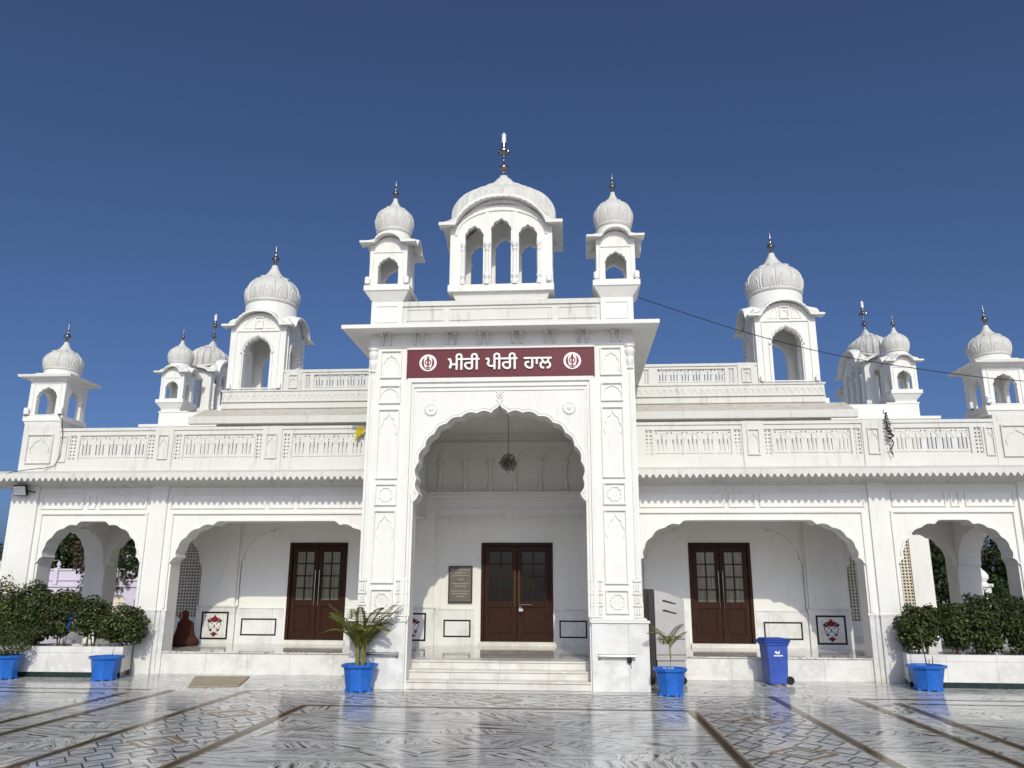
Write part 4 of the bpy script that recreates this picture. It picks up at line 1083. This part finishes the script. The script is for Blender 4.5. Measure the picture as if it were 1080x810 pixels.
def leaf_cloud(mb, blobs, n, size, rnd, up=.5, shell=.55, wild=.10):
    tot = sum(b[3]*b[4]*b[5] for b in blobs)
    for cx, cy, cz, rx, ry, rz in blobs:
        for i in range(int(n*rx*ry*rz/tot)):
            while True:
                d = Vector((rnd.uniform(-1, 1), rnd.uniform(-1, 1), rnd.uniform(-1, 1)))
                if .05 < d.length <= 1: break
            d.normalize(); r = shell+(1.06-shell)*rnd.random()**.6; r *= 1+wild*math.sin(5*d.x+cx*9)*math.cos(6*d.z+cz*5)+(wild*.9*math.sin(13*d.x+7*d.z+cx*5) if wild > .2 else 0)+(rnd.random()*.16 if rnd.random() < .04 else 0)
            p = Vector((cx+d.x*r*rx, cy+d.y*r*ry, cz+d.z*r*rz))
            nrm = (d+Vector((rnd.gauss(0, .6), rnd.gauss(0, .6), rnd.gauss(up, .5)))).normalized()
            t = nrm.cross(Vector((rnd.gauss(0, 1), rnd.gauss(0, 1), rnd.gauss(0, 1)))).normalized(); b = nrm.cross(t)
            L = size*rnd.uniform(.6, 1.25); w = L*.30
            mb.add([p-t*L*.5, p+b*w+nrm*.02*L, p+t*L*.5-nrm*.18*L, p-b*w+nrm*.02*L], [(0, 1, 2, 3)])
def shrub(x, y, z, blobs, n, size, label, mat='leaf', stems=5, seed=1, name='shrub', grp='leafy shrubs in the white planters'):
    rnd = random.Random(seed); T = thing(name, label, 'shrub', (x, y, z), grp)
    mb = MB()
    for k in range(stems):
        a = rnd.uniform(0, 6.28); b = rnd.choice(blobs); q = Vector((x+.10*math.cos(a), y+.08*math.sin(a), z)); e = Vector((x+b[0]+rnd.uniform(-.4, .4)*b[3], y+b[1]+rnd.uniform(-.3, .3)*b[4], z+b[2]+.3*b[5]))
        mb.tube([q, q.lerp(e, .5)+Vector((rnd.uniform(-.04, .04), 0, .03)), e], [.014, .011, .006], 5)
    mb.build('stem', M['bark'], T)
    mb = MB(); leaf_cloud(mb, [(x+b[0], y+b[1], z+b[2], *b[3:]) for b in blobs], int(n*2.7), size*1.0, rnd, .5, .45, .16); mb.build('foliage', M[mat], T, recalc=False)
    return T
for s, lb in ((-1, 'white marble planter box with dark base holding shrubs at the left end'), (1, 'white marble planter box with dark base holding shrubs at the right end')):
    T = thing('planter_box', lb, 'planter', (s*10.2, 1.7, 0), 'marble planter boxes')
    def B(mb, x0, x1, *r): a, b = sorted((s*x0, s*x1)); mb.box(a, b, *r)
    xi = 8.50 if s < 0 else 8.42
    mb = MB(); a = [(s*xi, 1.32), (s*12.6, 1.25), (s*12.6, 2.10), (s*(xi+.22), 2.13)]; g = [(s*(xi+.09), 1.41), (s*12.5, 1.34), (s*12.5, 2.06), (s*(xi+.28), 2.06)]
    mb.prism([a, g], .11, .655, 'XY'); mb.build('wall', M['marble'], T, bevel=.006)
    mb = MB(); a2 = [(s*(xi+.015), 1.335), (s*12.58, 1.265), (s*12.58, 2.09), (s*(xi+.235), 2.12)]; mb.prism([a2], .0, .108, 'XY'); mb.build('base_strip', M['green'], T)
    mb = MB(); mb.prism([[(u*.999, v) for u, v in g]], .50, .575, 'XY'); mb.build('soil', M['soil'], T)
L_ = [(-8.75, 1.72, [(0, -.05, .62, .50, .38, .36), (-.28, 0, .45, .34, .32, .30), (.25, -.05, .40, .30, .30, .28)], 1500, .085, 'rounded dark green shrub nearest the pillar in the left planter', 'leaf'),
      (-9.55, 1.75, [(0, 0, .85, .36, .34, .30), (.15, 0, .55, .34, .32, .30), (-.2, 0, .6, .25, .3, .3)], 900, .085, 'loose shrub with upright shoots behind the empty blue pot in the left planter', 'leaf'),
      (-10.25, 1.75, [(0, 0, .95, .40, .34, .36), (-.1, 0, .5, .30, .3, .25)], 1000, .085, 'sparse shrub standing before the blue sheet in the left planter', 'leaf'),
      (-10.95, 1.70, [(0, -.05, .95, .52, .38, .52), (.1, 0, .45, .40, .32, .34)], 1500, .08, 'tall dense shrub near the left edge of the left planter', 'leaf'),
      (-11.75, 1.70, [(0, -.05, .75, .50, .38, .75)], 1200, .08, 'yellowish shrub at the outer left end of the left planter', 'leafy')]
R_ = [(8.92, 1.70, [(0, 0, .66, .50, .36, .42), (-.15, 0, .45, .32, .32, .32), (.2, 0, .75, .3, .3, .3)], 1500, .085, 'rounded shrub beside the bay pillar in the right planter', 'leaf'),
      (9.62, 1.75, [(0, 0, .75, .36, .34, .38), (.05, 0, .45, .28, .3, .28)], 1000, .085, 'loose shrub behind the twig pot in the right planter', 'leaf'),
      (10.25, 1.72, [(0, 0, .85, .46, .36, .46), (0, 0, .4, .38, .3, .3)], 1400, .085, 'tall green shrub at the middle of the right planter', 'leaf'),
      (10.95, 1.70, [(0, 0, .80, .48, .38, .50), (.1, 0, .4, .4, .3, .3)], 1500, .085, 'dense shrub at the right edge of the right planter', 'leaf'),
      (11.7, 1.70, [(0, 0, .75, .48, .38, .6)], 900, .085, 'outermost shrub at the far end of the right planter', 'leaf')]
for i, (x, y, bl, n, sz, lb, mt) in enumerate(L_+R_): shrub(x, y, .57, bl, n, sz, lb, mt, 7, 20+i)

T = thing('potted_bush', 'clipped round bush in a blue pot before the left planter', 'potted bush', (-10.88, .88, 0), 'blue pots with plants')
pot(T, -10.88, .88, .5, .30, .225)
mb = MB(); leaf_cloud(mb, [(-10.85, .88, .80, .46, .42, .34)], 2300, .045, random.Random(4), .5, .7); mb.build('foliage', M['leaf'], T, recalc=False)
mb = MB(); mb.tube([(-10.88, .88, .42), (-10.87, .88, .6)], .02); mb.build('stem', M['bark'], T)
T = thing('plant_pot', 'blue pot with one dry twig before the left planter', 'plant pot', (-8.62, .9, 0), 'blue pots with plants')
pot(T, -8.62, .9, .50, .305, .225); mb = MB(); mb.tube([(-8.5, .88, .42), (-8.46, .9, .78)], [.008, .003], 5); mb.build('twig', M['bark'], T)
T = thing('plant_pot', 'blue pot with bare sticks before the right planter', 'plant pot', (8.62, .9, 0), 'blue pots with plants')
pot(T, 8.62, .9, .49, .33, .235)
mb = MB()
for a in ((8.60, .80, 8.55, .86, 1.25), (8.66, .85, 8.68, .86, .60), (8.74, .88, 8.76, .88, .66)): mb.tube([(a[0], a[1], .42), (a[2], a[3], a[4])], [.014, .006], 5)
mb.build('twig', M['bark'], T)
# blue plastic sheet among the shrubs
mb = MB(); rr = random.Random(6); P = []
c = Vector((-10.12, 1.70, 1.27))
ring = [(-.26, .10), (-.12, .05), (-.05, .13), (.05, .06), (.16, .12), (.27, .08), (.14, -.02), (.08, -.12), (.03, -.28), (-.03, -.13), (-.12, -.04)]
mb.prism([[(c.x+u, c.z+v) for u, v in ring]], c.y, c.y+.02)
tag(mb.build('plastic_sheet', M['bluepot'], None, org=c), 'torn blue plastic sheet caught among the left shrubs', 'plastic sheet')

# ------------------------------------------------------------------ bin, cabinet, mat, person
T = thing('wheelie_bin', 'blue wheeled rubbish bin with closed lid before the right verandah', 'rubbish bin', (5.78, 1.60, 0))
R = Matrix.Translation((5.78, 1.60, 0)) @ Matrix.Rotation(.10, 4, 'Z')
mb = MB(); mb.M = R; mb.frustum(0, 0, .03, .85, .19, .225, .22, .26); mb.frustum(0, 0, .80, .855, .245, .25, .28, .285); mb.box(-.17, -.12, -.2, .2, .0, .052); mb.build('body', M['bluebin'], T, bevel=.015)
mb = MB(); mb.M = R; mb.frustum(-.02, 0, .858, .90, .285, .28, .30, .295); mb.frustum(-.0, 0, .90, .945, .27, .22, .285, .24); mb.box(.235, .31, -.2, .2, .87, .91); mb.box(-.33, -.30, -.15, .15, .845, .885); mb.build('lid', M['bluelid'], T, bevel=.012)
for q in (-.21, .21):
    mb = MB(); mb.M = R @ Matrix.Translation((.24, q, .10)) @ Matrix.Rotation(PI/2, 4, 'X'); mb.lathe([(.03, -.025), (.075, -.025), (.085, -.015), (.085, .015), (.075, .025), (.03, .025)], seg=20); mb.build('wheel', M['rubber'], T, smooth=True)
mb = MB(); mb.M = R
mb.prism([[(-.07, .66), (-.04, .70), (0, .66), (.03, .70), (.04, .66), (.0, .63)]], -.268, -.24)
for k in range(7): mb.box(-.09+k*.028, -.09+k*.028+.02, -.266, -.23, .585, .615)
mb.build('logo', M['letter'], T)

T = thing('metal_cabinet', 'grey sheet metal cooler cabinet on castors behind the right gate pier', 'cabinet', (3.45, 1.5, 0))
R = Matrix.Translation((3.16, 1.25, 0)) @ Matrix.Rotation(.10, 4, 'Z')
mb = MB(); mb.M = R
mb.prism([[(.10, .48), (.10, 1.93), (.35, 1.88), (.74, 1.74), (.74, .48)]], .0, .55)
mb.box(.12, .72, .03, .5, .16, .477); mb.build('body', M['cabinet'], T, bevel=.012)
mb = MB(); mb.M = R; mb.box(-.03, .096, .03, .58, .14, 1.95); mb.build('back_panel', M['darkmetal'], T, bevel=.01)
mb = MB(); mb.M = R
for z in (1.70, 1.50): mb.prism([[(.26, z), (.30, z+.03), (.58, z-.05), (.54, z-.065)]], -.012, .01)
mb.build('louvre', M['darkmetal'], T)
mb = MB(); mb.M = R; mb.tube([(.12, -.004, .92), (.73, -.004, .92)], .007, 4); mb.tube([(.12, -.004, .60), (.73, -.004, .60)], .006, 4); mb.build('seam', M['darkmetal'], T)
for x, y in ((.0, .05), (.66, .05), (.0, .5), (.66, .5)):
    mb = MB(); mb.M = R @ Matrix.Translation((x, y, .08)) @ Matrix.Rotation(PI/2, 4, 'X'); mb.lathe([(.02, -.025), (.08, -.025), (.08, .025), (.02, .025)], seg=16)
    mb.M = R; mb.box(x-.03, x+.03, y-.04, y+.04, .085, .165); mb.build('castor', M['rubber'], T)

mb = MB(); P = [(-6.98, 1.75), (-5.75, 1.82), (-5.30, .10), (-6.22, -.22)]; mb.prism([P], .006, .02, 'XY')
tag(mb.build('door_mat', M['mat'], None, org=(-6.2, .6, .006)), 'worn beige mat lying on the marble courtyard', 'mat')

# seated person in a shawl
T = thing('person', 'person sitting on the left verandah floor wrapped in a dark red brown shawl', 'person', (-8.42, 4.05, ZP))
mb = MB(); rows = []; seg = 28
RG = [(0.0, .33, .30, .02, -.04), (.06, .36, .34, .02, -.05), (.14, .34, .33, .02, -.04), (.22, .27, .27, .0, .0), (.32, .225, .21, -.01, .03), (.44, .215, .185, -.01, .04), (.54, .205, .155, -.015, .03), (.60, .155, .125, -.02, .01), (.635, .105, .105, -.025, -.02), (.67, .098, .108, -.03, -.035), (.73, .108, .122, -.03, -.045), (.79, .104, .118, -.03, -.04), (.84, .075, .085, -.03, -.03), (.865, .03, .035, -.03, -.025)]
vs = []
for z, a, b, ox, oy in RG:
    for i in range(seg):
        t = 2*PI*i/seg; f = 1+.045*math.sin(5*t+z*9)*(z < .62)+.03*math.sin(9*t-z*14)*(z < .5)
        vs.append((-8.42+ox+a*f*math.cos(t), 4.05+oy+b*f*math.sin(t), ZP+z))
fs = [(j*seg+i, j*seg+(i+1) % seg, (j+1)*seg+(i+1) % seg, (j+1)*seg+i) for j in range(len(RG)-1) for i in range(seg)]
fs += [tuple(reversed(range(seg))), tuple((len(RG)-1)*seg+i for i in range(seg))]
mb.add(vs, fs); mb.build('shawl', M['shawl'], T, smooth='all')
mb = MB(); hx, hy, hz = -8.45, 3.985, ZP+.74     # face looks out to the courtyard's left
mb.ball((hx-.045, hy-.055, hz-.005), .068, .072, .095, 14, 10); mb.ball((hx-.085, hy-.115, hz-.01), .014, .018, .022, 8, 6)
mb.build('face', M['skin'], T, smooth='all')
mb = MB()
for q in (-.028, .02): mb.ball((hx-.072+q, hy-.122+q*-.2, hz+.018), .010, .006, .006, 6, 4)
mb.ball((hx-.07, hy-.118, hz-.045), .018, .006, .005, 6, 4); mb.build('eyes', M['dark'], T)

# ------------------------------------------------------------------ ground
def sheet(name, x0, x1, y0, y1, z, mat):
    mb = MB(); mb.add([(x0, y0, z), (x1, y0, z), (x1, y1, z), (x0, y1, z)], [(0, 1, 2, 3)]); return structure(mb.build(name, mat))
sheet('ground', -600, 600, -300, 900, -.02, M['roofdirt'])
sheet('courtyard', -40, 40, -40, 40, 0, M['floor'])
mb = MB()
for x0, x1, y0, y1 in ((-4.78, -3.16, -40, -.50), (3.52, 5.12, -40, -.50), (-3.16, 3.52, -2.28, -.50)): mb.add([(x0, y0, .003), (x1, y0, .003), (x1, y1, .003), (x0, y1, .003)], [(0, 1, 2, 3)])
structure(mb.build('lattice_paving', M['floor2']))
mb = MB(); mt = MB()
def bar(m, x0, x1, y0, y1, z=.006): m.add([(x0, y0, z), (x1, y0, z), (x1, y1, z), (x0, y1, z)], [(0, 1, 2, 3)])
for x, yf in ((-3.11, -2.35), (3.45, -2.42), (-4.84, -.55), (5.19, -.45), (-6.34, -.62), (6.66, -.5), (-7.02, -1.16), (7.24, -1.1)):
    sgn = 1 if x > 0 else -1
    bar(mb, x-.05, x+.05, -40, yf+.05); bar(mt, x+sgn*.052, x+sgn*.09, -40, yf+.05); bar(mt, x-sgn*.075, x-sgn*.052, -40, yf+.05)
bar(mb, -3.05, 3.39, -2.42, -2.33); bar(mt, -3.05, 3.39, -2.33, -2.29)
bar(mb, -4.77, 5.11, -.53, -.47)
for s in (-1, 1):
    a, b = sorted((s*6.8, s*40)); bar(mb, a, b, -.62, -.55); bar(mt, a, b, -.55, -.52)
    a, b = sorted((s*7.4, s*40)); bar(mb, a, b, -1.22, -1.13)
structure(mb.build('paving_strip', M['stripe'])); structure(mt.build('paving_border', M['tan']))
mb = MB(); mt = MB()
def seg2(m, a, b, w, z=.0065):
    d = Vector((b[0]-a[0], b[1]-a[1])); L = d.length; n = Vector((-d.y, d.x))/L*w/2
    m.add([(a[0]-n.x, a[1]-n.y, z), (b[0]-n.x, b[1]-n.y, z), (b[0]+n.x, b[1]+n.y, z), (a[0]+n.x, a[1]+n.y, z)], [(0, 1, 2, 3)])
def rhomb(m, cx, cy, a, b, w, z=.0065):
    P = [(cx-a, cy), (cx, cy-b), (cx+a, cy), (cx, cy+b)]
    for i in range(4): seg2(m, P[i], P[(i+1) % 4], w, z+.0002*i)
for x0, x1 in ((-4.75, -3.19), (3.55, 5.09)):
    cx = (x0+x1)/2; w = (x1-x0)/4; k = 0; y = -2.9
    while y > -13:
        for i in range(4):
            if k % 4 == 1 and i in (1, 2): continue
            xx = x0+w*(i+.5); rhomb(mb, xx, y+(.3 if i % 2 else 0), w*.46, .25, .022)
        if k % 4 == 1: rhomb(mt, cx, y+.12, .40, .38, .07); rhomb(mb, cx, y+.12, .24, .21, .02)
        y -= .60; k += 1
x = -4.5; k = 0
while x < 5.0:
    for j, y in enumerate((-.85, -1.40, -1.95)):
        if abs(x-.15) < .45 and j == 1: continue
        rhomb(mb, x+(.30 if j % 2 else 0), y, .27, .24, .022)
    x += .60; k += 1
rhomb(mt, .15, -1.40, .42, .42, .07); rhomb(mb, .15, -1.40, .25, .22, .02)
structure(mb.build('paving_lattice_inlay', M['blackline'])); structure(mt.build('paving_diamond', M['tan']))

# ------------------------------------------------------------------ background
def tree(x, y, h, spread, n, size, label, mat='leafdark', seed=0, trunk_h=None, name='tree', grp='trees behind the hall'):
    rnd = random.Random(seed); T = thing(name, label, 'tree', (x, y, 0), grp); th = trunk_h or h*.35
    mb = MB(); mb.tube([(x, y, 0), (x+.05, y, th*.5), (x-.03, y, th), (x+.1, y, h*.7)], [.22, .18, .15, .06], 8)
    blobs = []
    for k in range(11):
        a = rnd.uniform(0, 6.28); r = spread*rnd.uniform(.2, .75); z = rnd.uniform(th, h*.88); s = spread*rnd.uniform(.32, .5)*(1.1-.45*(z-th)/(h-th))
        blobs.append((x+r*math.cos(a), y+r*math.sin(a), z, s, s, s*.75))
        mb.tube([(x, y, th*.8), (x+r*.5*math.cos(a), y+r*.5*math.sin(a), th*.5+z*.5), blobs[-1][:3]], [.09, .06, .02], 5)
    mb.build('trunk', M['bark'], T)
    mb = MB(); leaf_cloud(mb, blobs, n, size, rnd, .4, .35); mb.build('crown', M[mat], T, recalc=False)
tree(-32.3, 37, 7.6, 3.2, 7000, .30, 'dark green tree seen through the left part of the left end arch', 'leafdark', 1, 2.6)
tree(-29.4, 35.5, 6.6, 2.4, 2600, .28, 'brownish tree beside the white pillar in the left end arch', 'leafbrown', 2, 2.0)
tree(-22.6, 28, 7.4, 2.7, 3400, .28, 'dark tree overhanging the white house in the left end arch', 'leafdark', 3, 3.4)
tree(-37.5, 39, 6.5, 2.6, 2200, .30, 'far tree left of the left end pillar', 'leafdark', 4, 2.2)
tree(22.8, 27.5, 8.6, 3.6, 7500, .28, 'dark green tree seen through the right end arch beside the gate post', 'leafdark', 5, 1.2)
tree(19.0, 28, 8.0, 3.0, 6000, .28, 'dark tree in the gap beside the lattice screen of the right end arch', 'leafdark', 6, 1.0)
tree(26.5, 30, 8.2, 3.4, 6000, .30, 'dark tree at the right edge behind the right end arch', 'leafdark', 7, 1.0)
tree(15.5, 33, 6.6, 2.4, 2400, .3, 'dark tree behind the lattice screen pier in the right end arch', 'leafdark', 8, 1.0)
T = thing('round_shrub', 'grey green round shrub before the lavender wall', 'shrub', (-26.4, 30, 0), None)
mb = MB(); leaf_cloud(mb, [(-26.6, 30, 1.6, 1.0, .9, .9), (-27.2, 30, 1.2, .6, .6, .6), (-26.0, 30, 1.2, .6, .6, .6)], 1500, .16, random.Random(9), .4, .5); mb.build('foliage', M['leafdark'], T, recalc=False)
mb = MB(); mb.tube([(-26.6, 30, 0), (-26.6, 30, 1.3)], [.09, .06]); mb.build('trunk', M['bark'], T)
# lavender wall
T = thing('lavender_wall', 'lavender boundary wall with arched recesses and a finial', 'wall', (-32, 35, 0))
mb = MB(); P = rect(-46, -18, 0, 2.9); H = []
x = -45.2
while x < -19: H.append([(x, .1), (x+1.5, .1), (x+1.5, 1.05), (x+1.2, 1.35), (x+.3, 1.35), (x, 1.05)]); x += 2.05
mb.prism([P]+H, 35, 35.25); mb.box(-46, -18, 34.9, 35.3, 2.25, 2.33); mb.box(-46, -18, 34.88, 35.3, 1.85, 1.98); mb.box(-46, -18, 34.9, 35.35, 2.9, 3.0)
mb.build('wall', M['lavender'], T)
mb = MB(); mb.box(-46, -18, 35.26, 35.4, 0, 1.6); mb.build('recess', M['cream'], T)
mb = MB()
for x in (-36.3, -32.2, -28.1, -24.0): mb.box(x-.14, x+.14, 34.84, 35.3, 2.0, 3.05); mb.lathe([(.14, 3.05), (.08, 3.12), (.15, 3.25), (.10, 3.38), (.03, 3.5)], x, 35.1, 0, 10)
mb.build('finial', M['lavender'], T)
T = thing('white_house', 'white house with small dark windows behind the lavender wall', 'house', (-26, 44, 0))
mb = MB(); mb.box(-40, -22, 44, 50, 0, 5.0); mb.box(-40.2, -21.8, 43.8, 50.2, 5.0, 5.15); mb.build('wall', M['white'], T)
for x in (-37, -34.5, -31.6, -28.6):
    mb = MB(); mb.box(x, x+.6, 43.95, 44.02, 3.35, 3.75); mb.build('window', M['dark'], T)
# gate posts on the right
for i, (x, y, lb) in enumerate(((21.5, 25, 'white gate post with ball finial seen through the right end arch'), (18.2, 25, 'white gate post with ball finial hidden half by the right pillar'))):
    T = thing('gate_post', lb, 'gate post', (x, y, 0), 'white gate posts')
    mb = MB(); mb.box(x-.26, x+.26, y-.26, y+.26, 0, 2.05); mb.box(x-.34, x+.34, y-.34, y+.34, 2.052, 2.2); mb.build('post', W, T)
    mb = MB(); mb.lathe([(.26, 2.2), (.16, 2.28), (.30, 2.45), (.30, 2.6), (.18, 2.78), (.06, 2.88), (.02, 2.98)], x, y, 0, 16); mb.build('finial', W, T, smooth=True)
T = thing('boundary_wall', 'low white boundary wall with black iron railing on the right', 'wall', (26, 25, 0))
mb = MB(); mb.box(21.9, 34, 24.9, 25.1, 0, 1.5); mb.build('wall', W, T)
mb = MB()
for i in range(60): mb.box(21.95+i*.2, 21.97+i*.2, 24.99, 25.01, 1.5, 2.05)
mb.box(21.9, 34, 24.985, 25.015, 1.95, 1.98); mb.build('railing', M['darkmetal'], T)

# ------------------------------------------------------------------ camera, light
cam = bpy.data.cameras.new('camera'); co = bpy.data.objects.new('camera', cam); COL.objects.link(co); sc.camera = co
cam.sensor_width = 36; cam.sensor_fit = 'HORIZONTAL'; cam.lens = 843.74/1080*36; cam.clip_end = 3000; cam.clip_start = .05
yaw, pit, rol = .0722984534, .247509975, .00385478597
f = Vector((-math.sin(yaw)*math.cos(pit), math.cos(yaw)*math.cos(pit), math.sin(pit)))
r = Vector((math.cos(yaw), math.sin(yaw), 0)); u = r.cross(f)
r2 = r*math.cos(rol)+u*math.sin(rol); u2 = -r*math.sin(rol)+u*math.cos(rol)
mw = Matrix((r2, u2, -f)).transposed().to_4x4(); mw.translation = (1.475, -16.75, 2.0); co.matrix_world = mw

EL, AZ = math.radians(32), math.radians(8.4)     # sun stands behind the camera, a little to the right
sd = Vector((math.sin(AZ)*math.cos(EL), -math.cos(AZ)*math.cos(EL), math.sin(EL)))
su = bpy.data.lights.new('sun', 'SUN'); su.energy = 2.4; su.angle = math.radians(.5); su.color = (1., .96, .79)
so = bpy.data.objects.new('sun', su); COL.objects.link(so); so.rotation_euler = sd.to_track_quat('Z', 'Y').to_euler(); so.location = sd*60
w = bpy.data.worlds.new('World'); sc.world = w; w.use_nodes = True; nt = w.node_tree
sky = nt.nodes.new('ShaderNodeTexSky'); sky.sky_type = 'NISHITA'; sky.sun_disc = False
sky.sun_elevation = EL; sky.sun_rotation = math.atan2(sd.x, sd.y)
sky.altitude = 0; sky.air_density = .50; sky.dust_density = 3.2; sky.ozone_density = 7.2
bg = nt.nodes['Background']; nt.links.new(sky.outputs[0], bg.inputs[0]); bg.inputs[1].default_value = .116
vs = sc.view_settings; vs.view_transform = 'Standard'; vs.look = 'None'; vs.gamma = 1; vs.exposure = .0; vs.use_curve_mapping = False
